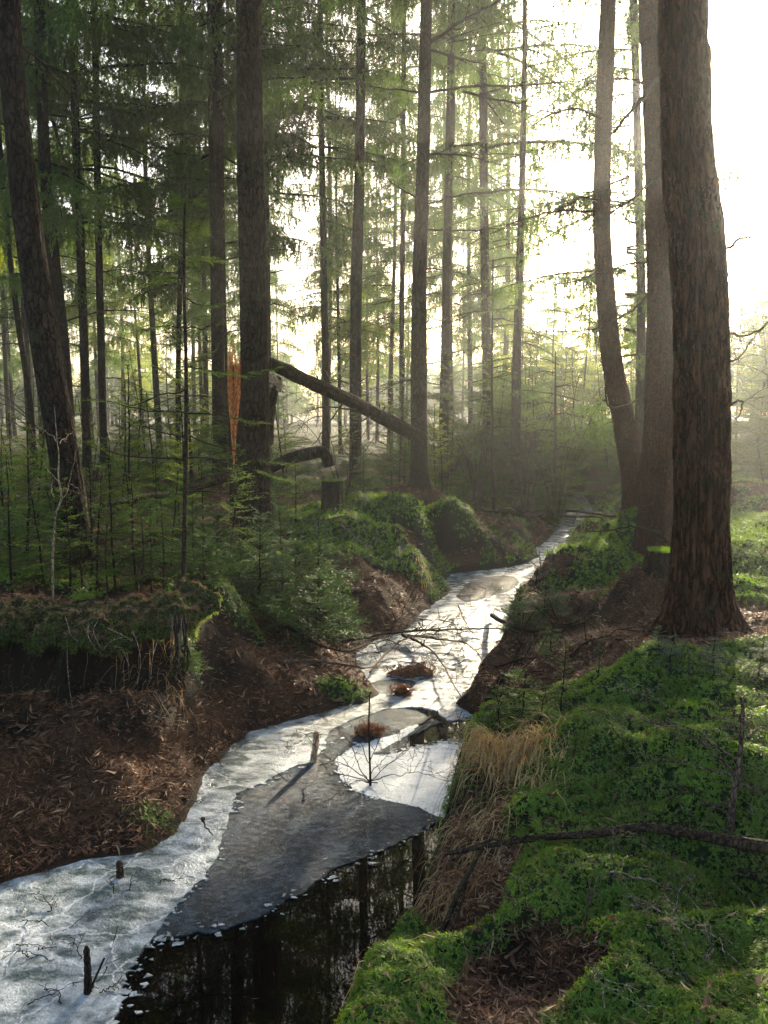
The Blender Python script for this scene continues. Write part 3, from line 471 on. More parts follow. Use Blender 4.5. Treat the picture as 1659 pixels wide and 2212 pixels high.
# ------------------------------------------------------------------ background forest
def stock(segs, rows, Hh, r0, seed, limbs, m_, crown, crown_loc=0.0, csc=1.0, name='background_spruce'):
    rg = np.random.default_rng(seed); n = rows; z = np.linspace(0, Hh, n); P = np.c_[.012 * z * rg.normal() + .05 * np.sin(z * .4 + seed), .012 * z * rg.normal() + .05 * np.cos(z * .3 + seed), z - .1]
    mb = MB(); tube(mb, P, r0 * (1 - .8 * z / Hh) + .04 * r0 * np.exp(-z / .3), segs, bark_disp(.004, seed=seed))
    for _ in range(limbs):
        zz = rg.uniform(.8, Hh * .45); i = int(zz / Hh * (n - 1)); az = rg.random() * 2 * PI; l_ = rg.uniform(.3, 1.5); d = np.array([math.cos(az), math.sin(az), rg.uniform(-.25, .2)])
        q = P[i] + [0, 0, zz - z[i]] + d * (l_ * np.linspace(0, 1, 5))[:, None] - np.array([0, 0, 1]) * (.12 * l_ * np.linspace(0, 1, 5) ** 2)[:, None]; tube(mb, q, .010 * np.linspace(1, .3, 5), 3, cap=False)
        for _ in range(4):
            j = int(rg.integers(1, 5)); e = nrm((d + rg.normal(size=3) * .6)[None])[0]; tube(mb, np.array([q[j], q[j] + e * l_ * .3]), .005, 3, cap=False)
    t = thing(name, 'x', 'tree'); mb.obj('trunk', m_, t); c = link('crown', crown, t, (0, 0, crown_loc)); c.scale = (csc,) * 3; return t
protos = [stock(10, 24, 17, .12, 50, 26, M['bark_far'], CR[0]), stock(10, 24, 18, .105, 51, 26, M['bark_far'], CR[1]), stock(10, 24, 17, .095, 52, 30, M['bark_far'], CR[2]), stock(8, 20, 15, .09, 53, 30, M['bark_far'], CR[3]), stock(8, 20, 10, .055, 54, 26, M['bark_far'], CL[0], name='background_fir'), stock(8, 20, 14, .075, 55, 26, M['bark_far'], CL[1], name='background_fir')]
rg = np.random.default_rng(99); placed = [(q[0], q[1]) for q in (at(x, 900, y) for x, y in ((470, 14), (580, 17.5), (704, 18.5), (768, 16), (868, 21), (958, 17), (1056, 17.5), (1114, 15.5), (150, 13), (187, 14.5), (223, 16), (383, 17.5), (905, 12), (1385, 14)))]
used = [False] * len(protos)
LBL = ['tall spruce trunk with a dark crown in the crowded wood behind the fallen log', 'tall spruce trunk with a dark crown in the crowded wood behind the fallen log', 'tall spruce trunk with a dark crown in the crowded wood behind the fallen log', 'tall spruce trunk with a dark crown in the crowded wood behind the fallen log', 'thin yellow-green backlit fir deep in the misty wood', 'thin yellow-green backlit fir deep in the misty wood']
def plant(k, x, y, sc, label, group):
    loc = (x, y, float(gz(x, y))); rz = rg.random() * 6.28
    if not used[k]:
        used[k] = True; o = protos[k]; o.location = loc; o.rotation_euler = (0, 0, rz); o.scale = (sc,) * 3; o['label'] = label; o['group'] = group
    else: copy_thing(protos[k], loc, rz, sc, label, group)
def zone(x, y):
    p_ = 829.5 + F * x / (y * math.cos(PITCH))
    for lim, w_ in ((90, 'at the left frame edge'), (300, 'near the leaning left trunk'), (430, 'behind the bare sapling'), (520, 'left of the thick straight trunk'), (620, 'just right of the thick straight trunk'), (735, 'above the upper fallen log'), (850, 'above the lower fallen log'), (960, 'around the dark middle trunk'), (1060, 'right of the dark middle trunk'), (1180, 'left rim of the bright opening'), (1340, 'in the bright opening'), (1480, 'behind the straight right trunk')):
        if p_ < lim: return w_
    return 'right of the massive trunk'
def dist_word(y, sc): return ('nearer' if y < 26 else 'farther' if y < 42 else 'faint far') + (' thick' if sc > 1.02 else ' slim' if sc < .9 else '')
cnt = 0; tries = 0
while cnt < 50 and tries < 9000:
    tries += 1; y = 16 + 38 * rg.random() ** .9; a_ = math.radians(rg.uniform(-33, 8.5)); x = y * math.tan(a_)
    if min(math.hypot(x - p_[0], y - p_[1]) for p_ in placed) < 1.7 + .035 * y: continue
    if abs(math.degrees(a_) - 5) < 3.5 and y < 22: continue
    placed.append((x, y)); k = int(rg.choice([0, 1, 2, 3, 4, 5], p=[.17, .17, .18, .16, .16, .16])); sc = rg.uniform(.8, 1.15); plant(k, x, y, sc, dist_word(y, sc) + (' dark spruce' if k < 4 else ' yellow-green fir') + ' in the wood, ' + zone(x, y), ('dark spruces' if k < 4 else 'yellow-green firs') + ' of the background wood'); cnt += 1
# the low trees far beyond the bright opening
cnt = 0; tries = 0
while cnt < 60 and tries < 4000:
    tries += 1; y = 38 + 46 * rg.random(); a_ = math.radians(rg.uniform(6, 31)); x = y * math.tan(a_)
    if min(math.hypot(x - p_[0], y - p_[1]) for p_ in placed) < 2.2: continue
    placed.append((x, y)); sc = y * math.tan(math.radians(rg.uniform(5, 9.5))) / 14; plant(int(rg.choice([2, 3, 4, 5])), x, y, sc, 'low pale tree fading into the haze, ' + zone(x, y), 'hazy trees beyond the opening'); cnt += 1
for x, y, k, s_ in ((11, 26, 2, .33), (12.5, 28, 5, .42), (12.2, 30.5, 3, .46), (13.6, 31, 5, .5), (15, 34, 2, .5), (10.8, 23.5, 4, .4), (13, 25, 3, .3), (5.2, 22, 5, .42), (7.0, 28, 5, .45), (8.6, 29, 2, .4), (6.2, 34, 2, .48), (9.8, 31, 4, .6), (4.9, 34, 5, .6), (11.4, 31, 3, .46), (15.6, 29, 4, .75), (14, 27, 5, .52), (17.5, 33, 2, .5), (12.6, 42, 2, .6), (20, 37, 4, .9), (16, 35, 3, .55), (18.6, 30, 5, .5), (3.9, 24, 4, .62), (5.4, 27, 3, .42), (6.6, 31, 4, .7), (8.2, 33, 5, .55), (4.6, 30, 5, .6), (7.4, 25, 4, .45), (9.6, 38, 3, .5), (12.5, 36, 4, .5), (14.5, 33, 5, .4), (17, 38, 4, .55), (19, 41, 3, .45)):
    plant(k, x, y, s_, 'short ' + ('bushy fir' if k == 4 else 'feathery fir' if k == 5 else 'dark spruce') + (' at middle distance, ' if y < 30 else ' far off, ') + zone(x, y), 'short conifers at the far end')

# ------------------------------------------------------------------ young firs
def young_fir(seed, Hh, nw, R, m_, stem_m='twig_dark', needle=(.0068, .021, .0056), low=.08, name='young_fir', side=.5, sag=.12):
    rg = np.random.default_rng(seed); mb = MB(); z = Hh * low; st = MB()
    P = np.c_[np.cumsum(rg.normal(size=10) * .006), np.cumsum(rg.normal(size=10) * .006), np.linspace(-.03, Hh, 10)]; tube(st, P, (.006 + .006 * Hh) * np.linspace(1, .25, 10), 6)
    while z < Hh * .97:
        f = z / Hh
        for k in range(nw):
            if rg.random() < .16: continue
            L = R * (1 - f) ** .8 * (.4 + .85 * rg.random()) + .03; az = rg.random() * 2 * PI
            P, a, b = branch(np.array([0, 0, z + rg.normal() * .03]), az, .12 + .5 * f + .2 * rg.normal(), L, sag, max(3, int(L / .052)), side * L + .025, rg, .05, -.03, .75)
            tube(st, P, .0035 * np.linspace(1, .3, 9), 3, cap=False); needles(mb, a, b, needle[0], needle[1], needle[2], rg, 50, .8); needles(mb, P[1:-1], P[2:], needle[0] * .8, needle[1], needle[2], rg, 50, .7)
        z += Hh * .055 + .02
    t = thing(name, 'x', 'young tree'); st.obj('stem', M[stem_m], t); mb.obj('foliage', M[m_], t); return t
YF = [young_fir(201, .95, 8, .5, 'fir_dark', needle=(.009, .024, .0075)), young_fir(202, 1.3, 5, .42, 'fir', needle=(.009, .023, .007)), young_fir(203, .6, 9, .5, 'fir_dark', needle=(.009, .024, .0075)), young_fir(204, 1.5, 4, .36, 'fir_light', needle=(.008, .024, .006)), young_fir(205, .32, 5, .2, 'fir', needle=(.0055, .018, .0045)), young_fir(206, .4, 5, .22, 'fir_blue', needle=(.0055, .019, .0046)), young_fir(207, 1.15, 3, .3, 'fir', needle=(.008, .022, .0055), side=.4), young_fir(208, 2.6, 4, .8, 'fir', needle=(.014, .04, .012)), young_fir(209, 2.5, 5, 1.0, 'spruce', needle=(.014, .05, .015), low=.03)]
yused = [False] * len(YF)
def fir(k, x, y, sc, label, group=None, rz=None, dz=0):
    loc = (x, y, float(gz(x, y)) + dz); rz = rg.random() * 6.28 if rz is None else rz
    if not yused[k]:
        yused[k] = True; o = YF[k]; o.location = loc; o.rotation_euler = (0, 0, rz); o.scale = (sc,) * 3; o['label'] = label
        if group: o['group'] = group
        return o
    o = copy_thing(YF[k], loc, rz, (sc * rg.uniform(.85, 1.25), sc * rg.uniform(.85, 1.25), sc), label, group); o.rotation_euler = (rg.normal() * .07, rg.normal() * .07, rz)
    if group is None and 'group' in o: del o['group']
    return o
def firp(k, px, py, sc, label, group=None):
    p_ = hit(px, py); return fir(k, p_[0], p_[1], sc, label, group)
firp(0, 690, 1330, .8, 'bushy young spruce on the left bank slope, tallest of the clump above the water')
firp(2, 690, 1385, .8, 'low spreading green spruce bush at the foot of the left bank by the water')
firp(2, 600, 1370, .7, 'small spruce bush in the shadow left of the low spreading one')
firp(2, 745, 1370, .55, 'small pale-tipped spruce nearest the leaf litter by the water')
firp(0, 610, 1240, .65, 'dark young spruce behind the bushy one on the left bank slope')
firp(1, 640, 1130, .55, 'blue-green young spruce right of the foot of the thick straight trunk')
firp(1, 500, 1190, .7, 'young spruce between the tall bare sapling and the thick trunk')
firp(0, 560, 1300, .75, 'spruce bush at the left end of the clump above the water')
firp(2, 640, 1300, .8, 'wide spruce bush in the middle of the clump above the water')
firp(2, 570, 1150, .9, 'broad spruce bush against the foot of the thick straight trunk')
firp(3, 290, 1140, 1.0, 'sunlit yellow-green young fir behind the ledge of the left bank')
firp(3, 265, 1115, 1.15, 'tallest sunlit yellow-green young fir in the left thicket')
for px, py, k, sc in ((30, 1290, 6, .9), (95, 1270, 1, .8), (150, 1275, 6, .85), (215, 1285, 6, .95), (250, 1270, 1, .9), (300, 1285, 6, .9), (330, 1270, 0, .8), (350, 1290, 6, .7), (60, 1240, 1, .95), (200, 1240, 6, 1.0), (130, 1235, 0, 1.0), (290, 1230, 1, .9), (370, 1230, 1, .8), (20, 1220, 0, 1.1), (420, 1240, 0, .8), (440, 1270, 2, .8), (470, 1220, 2, .9), (520, 1270, 2, .7), (10, 1180, 3, .9), (80, 1170, 1, 1.1), (150, 1150, 0, 1.1), (240, 1165, 6, 1.2), (340, 1170, 1, .8), (390, 1160, 0, .9), (440, 1150, 1, .8), (-30, 1260, 1, 1.1), (-50, 1200, 0, 1.2), (590, 1170, 0, .7), (560, 1210, 2, .8), (50, 1130, 3, 1.0), (110, 1110, 1, 1.2)):
    firp(k, px, py, sc * (.68 if px > 90 else .8), {6: 'sparse', 1: 'tall', 0: 'bushy', 3: 'yellow-green', 2: 'low'}[k] + ' young fir in the thicket, ' + ('at the left frame edge' if px < 70 else 'by the pale sapling' if px < 160 else 'right of the leaning trunk foot' if px < 270 else 'left of the bare sapling' if px < 390 else 'right of the bare sapling') + (', front row' if py > 1255 else ', second row' if py > 1190 else ', back row'), 'young firs of the left thicket')
r2 = np.random.default_rng(5); n_ = 0; t_ = 0
while n_ < 70 and t_ < 4000:
    t_ += 1; y = r2.uniform(9, 26); x = y * math.tan(math.radians(r2.uniform(-30, 9)))
    if sdf(np.array([x]), np.array([y]), poly)[0] < .9 or (x > -.6 and y < 11.4) or abs(x - .5) + abs(y - 12) < 1.2: continue
    k = int(r2.choice([1, 3, 0, 7, 7])); fir(k, x, y, r2.uniform(.7, 1.25), ('man-high' if k == 7 else 'yellowish' if k == 3 else 'waist-high') + ' understorey fir ' + ('close in, ' if y < 13 else 'midway, ' if y < 19 else 'deep in, ') + zone(x, y), 'understorey firs between the trunks'); n_ += 1
for x, y, k, s_ in ((3.0, 14.5, 8, .75), (2.4, 13.6, 0, 1), (2.7, 17, 8, .9), (4.9, 15.5, 8, .6), (5.0, 18.5, 8, 1.0), (3.4, 20.5, 8, 1.0), (4.4, 21, 8, 1.1), (5.6, 21, 8, 1.1), (3.9, 10.6, 0, .9), (4.4, 12.5, 1, 1.1), (3.6, 11.5, 0, 1.0), (5.3, 13.2, 8, .5), (2.0, 15, 8, .6), (6.2, 17, 8, .8), (2.9, 15.6, 8, .95), (2.2, 16.6, 8, .9), (1.6, 14.2, 8, .6), (4.6, 19.8, 8, 1.2), (5.9, 19.4, 8, 1.0), (4.6, 14.2, 8, .55), (5.0, 16.6, 8, .75), (3.2, 18.8, 8, 1.1), (2.0, 18.5, 8, 1.1), (1.2, 17, 8, .9), (6.6, 20.5, 8, 1.0), (4.1, 23.5, 8, 1.4), (5.3, 23.8, 8, 1.4), (3.0, 23, 8, 1.3)):
    fir(k, x, y, s_, ('tall' if s_ >= 1 else 'low') + ' dark fir crowding the stream end, ' + ('left side' if x < 3.2 else 'right side') + (', in front' if y < 14.3 else ', second row' if y < 15.3 else ', third row' if y < 16.3 else ', midway' if y < 18 else ', behind midway' if y < 19.3 else ', near the back' if y < 20.3 else ', at the back' if y < 22 else ', rearmost'), 'dark firs round the stream end')
for x, y, s_ in ((6.6, 9.5, .8), (7.5, 11.5, 1.0), (6.2, 13.5, .8), (8.4, 14, .8), (9.5, 17, .9), (7.5, 18, .7), (11, 21, .9), (9, 23, .9), (8.3, 17.6, 1.3), (9.2, 18.9, 1.5), (7.9, 16.2, .9), (10.4, 21.6, 1.9), (9.0, 20.0, 1.2), (11.8, 23.6, 2.0), (6.9, 14.6, .7), (12.5, 24, 1), (6.4, 16.5, .8), (8, 26, 1), (14, 29, 1)):
    fir((8 if s_ > 1.1 else 7) if y > 15 else 0, x, y, s_ * (.6 if y > 15 and s_ <= 1.1 else 1), ('tall dense' if s_ > 1.1 else 'low') + ' spruce bush right of the massive trunk, ' + ('nearest' if y < 10 else 'second row' if y < 14 else 'third row' if y < 17 else 'fourth row' if y < 20 else 'far' if y < 23 else 'faintest'), 'spruce bushes right of the massive trunk')
firp(4, 1080, 1590, .62, 'golden backlit spruce seedling on the right bank just above the open water')
firp(4, 1120, 1575, .8, 'taller golden spruce seedling behind the one above the open water')
firp(4, 1165, 1570, .6, 'golden spruce seedling rightmost of those above the open water')
firp(5, 1450, 1450, .42, 'blue-green spruce seedling in front of the foot of the massive trunk')
firp(5, 1425, 1420, .35, 'smaller blue-green seedling left of the one at the massive trunk')
firp(5, 1540, 1455, .4, 'blue-green seedling right of the others at the massive trunk')
firp(6, 1210, 1540, .28, 'sparse dark seedling standing on the right bank above the brushwood')
firp(6, 1290, 1480, .22, 'thin seedling at the left end of the upper moss cushion')
firp(5, 1640, 1470, .5, 'pale spruce seedling at the right edge behind the upper moss cushion')
firp(4, 1350, 1640, .3, 'little seedling in the moss above the dry grass')
firp(4, 1240, 1640, .3, 'little seedling right of the dry grass tuft top')
firp(2, 1120, 1355, .5, 'green fir twigs lying at the right edge of the ice')
firp(2, 1180, 1340, .45, 'green fir seedling right of the twigs on the ice edge')
firp(4, 1190, 1420, .6, 'dark seedling among the brushwood on the right shore')

def bare_shrub(seed, Hh):
    rq = np.random.default_rng(seed); t = thing('bare_shrub', 'x', 'shrub')
    for _ in range(9):
        mb = MB(); a = rq.random() * 2 * PI; u = rq.uniform(.3, 1.0); l_ = Hh * rq.uniform(.6, 1.1); d = np.array([math.cos(a), math.sin(a)]) * u
        W = [np.array([d[0] * .05, d[1] * .05, -.04]), np.array([d[0] * .3 * l_, d[1] * .3 * l_, l_ * .55]), np.array([d[0] * .65 * l_, d[1] * .65 * l_, l_ * .8]), np.array([d[0] * 1.0 * l_, d[1] * 1.0 * l_, l_ * (.75 - .2 * rq.random())])]
        twiggy(mb, W, .009, rq, 14, .5, segs=4, down=-.1); mb.obj('stem', M['twig'], t)
    return t
BS = [bare_shrub(301, 1.5), bare_shrub(302, 2.2)]; bused = [False, False]
for x, y, k, s_, lb in ((2.2, 12.8, 0, .9, 'left of the far pool, nearest the fallen logs'), (2.9, 13.8, 1, .8, 'left of the far pool, behind the first'), (1.5, 13.2, 0, 1.0, 'behind the second mound, right of the middle trunk'), (4.6, 12.6, 0, .9, 'right of the far pool, low and bare'), (5.0, 14.6, 1, .9, 'right of the far pool, farther back'), (3.4, 15.8, 1, 1.0, 'over the left end of the far pool'), (2.5, 15.2, 1, .9, 'tangled left of the stream end'), (4.0, 18.3, 1, 1.2, 'straight over the stream end'), (1.2, 15, 1, .9, 'behind the dark middle trunk'), (5.8, 16.4, 1, 1.0, 'behind the curved leaning trunk'),
                       (5.9, 10.2, 1, .95, 'right of the massive trunk, nearest'), (6.9, 12.5, 1, 1.2, 'right of the massive trunk, second'), (8.0, 15.5, 1, 1.5, 'right of the massive trunk, third and hazy'), (10.4, 19, 1, 1.8, 'far right in the haze'), (-1.6, 11, 1, .8, 'left of the snapped trunk'), (-.6, 12.5, 1, .8, 'below the fallen log'), (-3.4, 9.5, 1, .8, 'behind the left thicket')):
    loc = (x, y, float(gz(x, y))); lb = 'bare twiggy shrub, ' + lb
    if not bused[k]: bused[k] = True; BS[k].location = loc; BS[k].scale = (s_,) * 3; BS[k]['label'] = lb
    else: copy_thing(BS[k], loc, rg.random() * 6.28, s_, lb)
# ------------------------------------------------------------------ tall bare sapling with its long boughs
foot = hit(395, 1335); Yb = foot[1]
t = thing('bare_sapling', 'tall thin nearly bare fir sapling standing alone on the corner of the undercut bank', 'young tree', foot)
mb = MB(); P = np.array([at(x, y, Yb) for x, y in ((395, 1345), (397, 1200), (401, 1000), (402, 800), (398, 640), (398, 500), (401, 410), (403, 360))]); P = curve(P, 60)
tube(mb, P - foot, np.linspace(.0155, .004, 60), 10, bark_disp(.001, seed=3)); mb.obj('stem', M['twig'], t)
SB = [([(400, 891), (340, 888), (280, 883), (175, 866)], .1), ([(400, 893), (500, 901), (580, 913)], .4), ([(400, 941), (330, 928), (260, 898)], .2), ([(407, 943), (475, 963), (565, 988), (645, 1003)], .2), ([(400, 993), (300, 983), (240, 968), (190, 945)], .1), ([(407, 991), (475, 1003), (550, 1028), (630, 1058)], .2), ([(400, 1060), (520, 1062), (650, 1066)], .1), ([(400, 708), (460, 705), (520, 698)], .3), ([(400, 708), (360, 712), (320, 720)], .5),
      ([(405, 793), (470, 803), (540, 800), (610, 790)], .9), ([(398, 640), (440, 655), (500, 640)], .6), ([(398, 560), (370, 545), (335, 540)], 1), ([(398, 560), (430, 556), (470, 560)], 1), ([(398, 500), (375, 485), (350, 480)], 1), ([(399, 500), (425, 495), (450, 500)], 1), ([(400, 450), (385, 435), (370, 430)], 1), ([(400, 450), (415, 440), (430, 440)], 1), ([(399, 600), (360, 590), (320, 600)], .8), ([(401, 840), (350, 850), (290, 870), (240, 850)], .3)]
rb = np.random.default_rng(12)
for k, (pp, gr) in enumerate(SB):
    dd = rb.uniform(-.35, .35); W = np.array([at(x, y, Yb + dd * i / (len(pp) - 1)) for i, (x, y) in enumerate(pp)]) - foot; b = MB(); Pq = twiggy(b, W, .005, rb, 5, .09, segs=4); o = b.obj('branch', M['twig'], t)
    if gr > 0:
        g = MB(); T = nrm(np.gradient(Pq, axis=0)); sel = range(int(len(Pq) * (1 - gr) * .8), len(Pq) - 1)
        for i in sel:
            h = nrm(np.cross(T[i], [0, 0, 1])[None])[0]
            for s_ in (-1, 1):
                ln = .10 * (1.15 - i / len(Pq)) + .03; q = Pq[i] + (T[i] * .7 + h * s_ * .7 + np.array([0, 0, -.1])) * ln; needles(g, Pq[i], q, .005, .017, .003, rb, 50, .8)
        needles(g, Pq[sel.start:-1], Pq[sel.start + 1:], .005, .017, .003, rb, 50, .6); g.obj('needle_spray', M['fir'], o)

# pale bare saplings, dead saplings
def stick_tree(name, label, cat, base, stem, limbs, Y, r0, m_, tw=6, tl=.12, spread=.3, part='twig', group=None, seed=1):
    rs = np.random.default_rng(seed); t = thing(name, label, cat, base, group); mb = MB(); W = np.array([at(x, y, Y) for x, y in stem]) - base; W[0, 2] = -.05; P = curve(W, 30)
    tube(mb, P, np.linspace(r0, r0 * .35, 30), 7, bark_disp(r0 * .12, seed=seed)); mb.obj('stem', M[m_], t)
    for pp in limbs:
        dd = rs.uniform(-spread, spread); W = np.array([at(x, y, Y + dd * i / (len(pp) - 1)) for i, (x, y) in enumerate(pp)]) - base; b = MB(); twiggy(b, W, r0 * .4, rs, tw, tl, segs=4); b.obj(part, M[m_], t)
    return t
b_ = hit(114, 1300)
stick_tree('pale_sapling', 'pale leafless forked sapling in front of the leaning trunk at the left', 'young tree', b_, [(114, 1300), (114, 1197), (119, 1118), (130, 1086), (132, 1065), (126, 1033), (127, 985), (123, 946), (118, 880)],
           [[(131, 1075), (122, 1035), (92, 1000), (71, 945), (50, 900)], [(130, 1086), (148, 1040), (161, 972)], [(120, 1075), (110, 1060), (82, 1030)], [(125, 960), (140, 945), (160, 930)], [(122, 955), (100, 940), (82, 930)], [(150, 1040), (165, 1055), (182, 1068)]], b_[1], .007, 'twig_pale', 3, .06, seed=2)
b_ = onz(800, 1700)
stick_tree('dead_sapling', 'dead leafless spruce sapling frozen upright in the pale ice with twigs spreading from its foot', 'dead tree', b_, [(800, 1700), (800, 1680), (798, 1620), (797, 1560), (799, 1500)],
           [[(800, 1690), (840, 1660), (900, 1610), (960, 1560), (1010, 1535)], [(800, 1690), (760, 1660), (700, 1630), (660, 1590)], [(799, 1690), (740, 1672), (690, 1670), (640, 1700)], [(800, 1688), (850, 1668), (900, 1660), (980, 1680)], [(800, 1690), (770, 1640), (740, 1580), (690, 1530)], [(800, 1680), (830, 1640), (880, 1600)], [(800, 1692), (760, 1690), (720, 1710)], [(799, 1650), (780, 1590), (750, 1545)], [(799, 1640), (820, 1590), (850, 1560)], [(800, 1690), (850, 1700), (900, 1690)]], b_[1], .007, 'twig_dark', 7, .14, .5, seed=4)
b_ = hit(1580, 1800)
stick_tree('dead_sapling', 'upright dead sapling with long arching bare twigs at the right edge behind the fallen branch', 'dead tree', b_, [(1578, 1805), (1582, 1740), (1592, 1680), (1602, 1600), (1605, 1530), (1600, 1505)],
           [[(1590, 1695), (1540, 1665), (1480, 1652), (1400, 1650), (1310, 1682)], [(1597, 1645), (1540, 1600), (1480, 1570), (1390, 1552)], [(1592, 1680), (1560, 1650), (1500, 1600), (1400, 1560)], [(1587, 1740), (1540, 1722), (1490, 1716), (1440, 1716)], [(1602, 1600), (1585, 1570), (1545, 1525)], [(1603, 1600), (1640, 1580), (1680, 1570)], [(1598, 1650), (1630, 1700), (1680, 1760)], [(1605, 1560), (1590, 1540), (1560, 1530)], [(1580, 1760), (1500, 1750), (1440, 1720), (1390, 1690)], [(1590, 1700), (1630, 1690), (1690, 1690)]], b_[1], .012, 'twig_grey', 8, .1, .35, seed=6)
for k, (px, py, top, Y_) in enumerate([(235, 1290, 1130, 0), (300, 1290, 1110, 0), (330, 1285, 1180, 0), (180, 1280, 1150, 0), (690, 960, 820, 1), (1200, 1060, 760, 2), (1067, 1080, 560, 2)]):
    b_ = hit(px, py) if Y_ < 2 else at(px, py, 14); b_[2] = gz(b_[0], b_[1]); lb = ['dark dead stem rising from the left ledge right of the pale sapling', 'dark dead stem rising from the left ledge below the sunlit fir', 'short dark dead stem on the left ledge near the bare sapling', 'slim dead stem between the leaning trunk and the pale sapling', 'thin dead stem behind the low bent log', 'bare slender tree over the dark end of the stream', 'bare slender tree left of the dark end of the stream'][k]
    dx = RG.normal() * 6; stick_tree('dead_sapling', lb, 'dead tree', b_, [(px, py), (px + dx, (py + top) / 2), (px + dx * .5, top)], [[(px + dx * q, py + (top - py) * q), (px + dx * q + s_ * 25, py + (top - py) * q - 4), (px + dx * q + s_ * 60, py + (top - py) * q + 6)] for q, s_ in ((.3, 1), (.42, -1), (.55, 1), (.62, -1), (.75, 1), (.85, -1))], b_[1], .007 if Y_ < 2 else .03, 'twig', 5, .1 if Y_ < 2 else .3, seed=30 + k)

# ------------------------------------------------------------------ snapped trunk, fallen logs, stumps
Ys = 9.3; foot = at(510, 1020, Ys); foot[2] = gz(foot[0], foot[1]); t = thing('snapped_trunk', 'snapped spruce trunk with a raw orange splintered face, behind the thick straight trunk', 'broken tree', foot)
mb = MB(); P = np.array([at(x, y, Ys + .12) for x, y in ((514, 1040), (512, 950), (511, 850), (510, 790))]) - foot; P[0, 2] = -.05; tube(mb, curve(P, 40), np.linspace(.10, .085, 40), 24, bark_disp(.005, seed=5)); mb.obj('stump', M['bark_dark'], t)
mb = MB(); rs = np.random.default_rng(8)   # the raw face: long upright fibres with a ragged top
outl = [(506, 1015), (502, 960), (497, 870), (495, 800), (497, 745), (503, 735), (509, 752), (516, 745), (521, 760), (524, 830), (523, 890), (516, 950), (509, 1010)]
for k in range(30):
    u = (k + .5) / 30; x0 = 492 + 34 * u; top = 735 + 40 * rs.random() ** 1.5 + (14 if u > .5 else 0); bot = 1010 - 150 * abs(u - .35) * 1.6; w_ = .0045 + .003 * rs.random()
    q = np.array([at(x0 + (507 - x0) * .55, bot, Ys - .06), at(x0 + (505 - x0) * .2, (bot * .6 + top * .4), Ys - .03 - .02 * math.sin(PI * u)), at(x0 + rs.normal() * 1.0, top, Ys - .02)]) - foot; q = curve(q, 8); q += [0, rs.normal() * .018, 0]; tube(mb, q, w_ * np.array([.3, .8, 1, 1, 1, .9, .6, .1]) * rs.uniform(1.0, 1.9), 5, smoothf=False)
mb.obj('raw_splinters', M['wood_raw'], t)
mb = MB()
for k in range(7):
    q = np.array([at(578 + rs.normal() * 3, 800 + 5 * k, Ys + .1), at(595 + k * 2, 815 + 5 * k, Ys), at(612 - k + rs.normal() * 5, 830 + 3 * k, Ys - .05)]) - foot; tube(mb, curve(q, 6), np.array([.014, .016, .014, .01, .006, .001]), 4, smoothf=False)
mb.obj('pale_splinters', M['wood_split'], t)
mb = MB(); q = np.array([at(603, 815, Ys + .1), at(592, 850, Ys + .05), at(583, 905, Ys + .1), at(580, 960, Ys + .1)]) - foot; tube(mb, curve(q, 12), np.linspace(.03, .06, 12), 8, bark_disp(.004, seed=2)); mb.obj('hanging_bark', M['bark_dark'], t)
t = thing('fallen_log', 'long fallen log sloping from the snapped trunk down to the middle trunk', 'log', at(730, 850, 10))
o0 = at(730, 850, 10); qa, qb = at(573, 778, Ys), at(905, 943, 11.9); q = np.array([qa + (qb - qa) * u for u in np.linspace(0, 1, 6)]) - o0; q[2:4, 2] += .02; P = curve(q, 120)
mb = MB(); tube(mb, P, np.interp(np.linspace(0, 1, 120), [0, .04, .12, 1], [.04, .06, .068, .095]), 36, bark_disp(.011, seed=11)); mb.obj('trunk', M['bark_dark'], t)
for k in range(16):
    i = int(RG.integers(8, 112)); b = MB(); d = np.array([RG.normal() * .3, RG.normal() * .5, RG.uniform(-.6, 1)]); d /= np.linalg.norm(d); l_ = RG.uniform(.06, .2); tube(b, P[i] + d * np.linspace(.05, .08 + l_, 4)[:, None], [.012, .01, .008, .003], 5); b.obj('branch_stub', M['bark_dark'], t)
for pp in ([(740, 870), (715, 905), (690, 940), (675, 960)], [(800, 900), (770, 920), (750, 945)], [(770, 885), (700, 880), (660, 890)]):
    b = MB(); twiggy(b, np.array([at(x, y, 10.4) for x, y in pp]) - o0, .012, RG, 6, .2); b.obj('bare_branch', M['twig'], t)
def log(label, pts, rads, m_='bark_dark', seed=1, tw=0, name='fallen_log', segs=14, cat='log'):
    W = np.array([at(x, y, d) for x, y, d in pts]); o0 = W[0]; P = curve(W, len(pts) * 10) - o0; mb = MB(); tube(mb, P, np.interp(np.linspace(0, 1, len(P)), np.linspace(0, 1, len(rads)), rads), segs, bark_disp(min(rads) * .12, seed=seed)); 
    if tw: twiggy(mb, P[::8], min(rads) * .7, np.random.default_rng(seed), tw, .12, segs=4)
    return tag(mb.obj(name, M[m_], None, o0), label, cat)
log('dark mossy log lying low between the bare sapling and the thick straight trunk', [(395, 1062, 7.4), (450, 1040, 7.9), (520, 1026, 8.4), (560, 1020, 8.7)], [.05, .055, .055], seed=3)
log('dark arched log bending down onto the rotten stump', [(585, 1010, 9.0), (630, 990, 9.1), (670, 980, 9.2), (694, 976, 9.3), (706, 988, 9.3), (712, 1008, 9.3)], [.06, .07, .065, .055], seed=4)
log('long thin log lying behind the left ledge', [(170, 1100, 6.6), (240, 1086, 7.0), (300, 1074, 7.4), (360, 1068, 7.8)], [.025, .03, .03], seed=5)
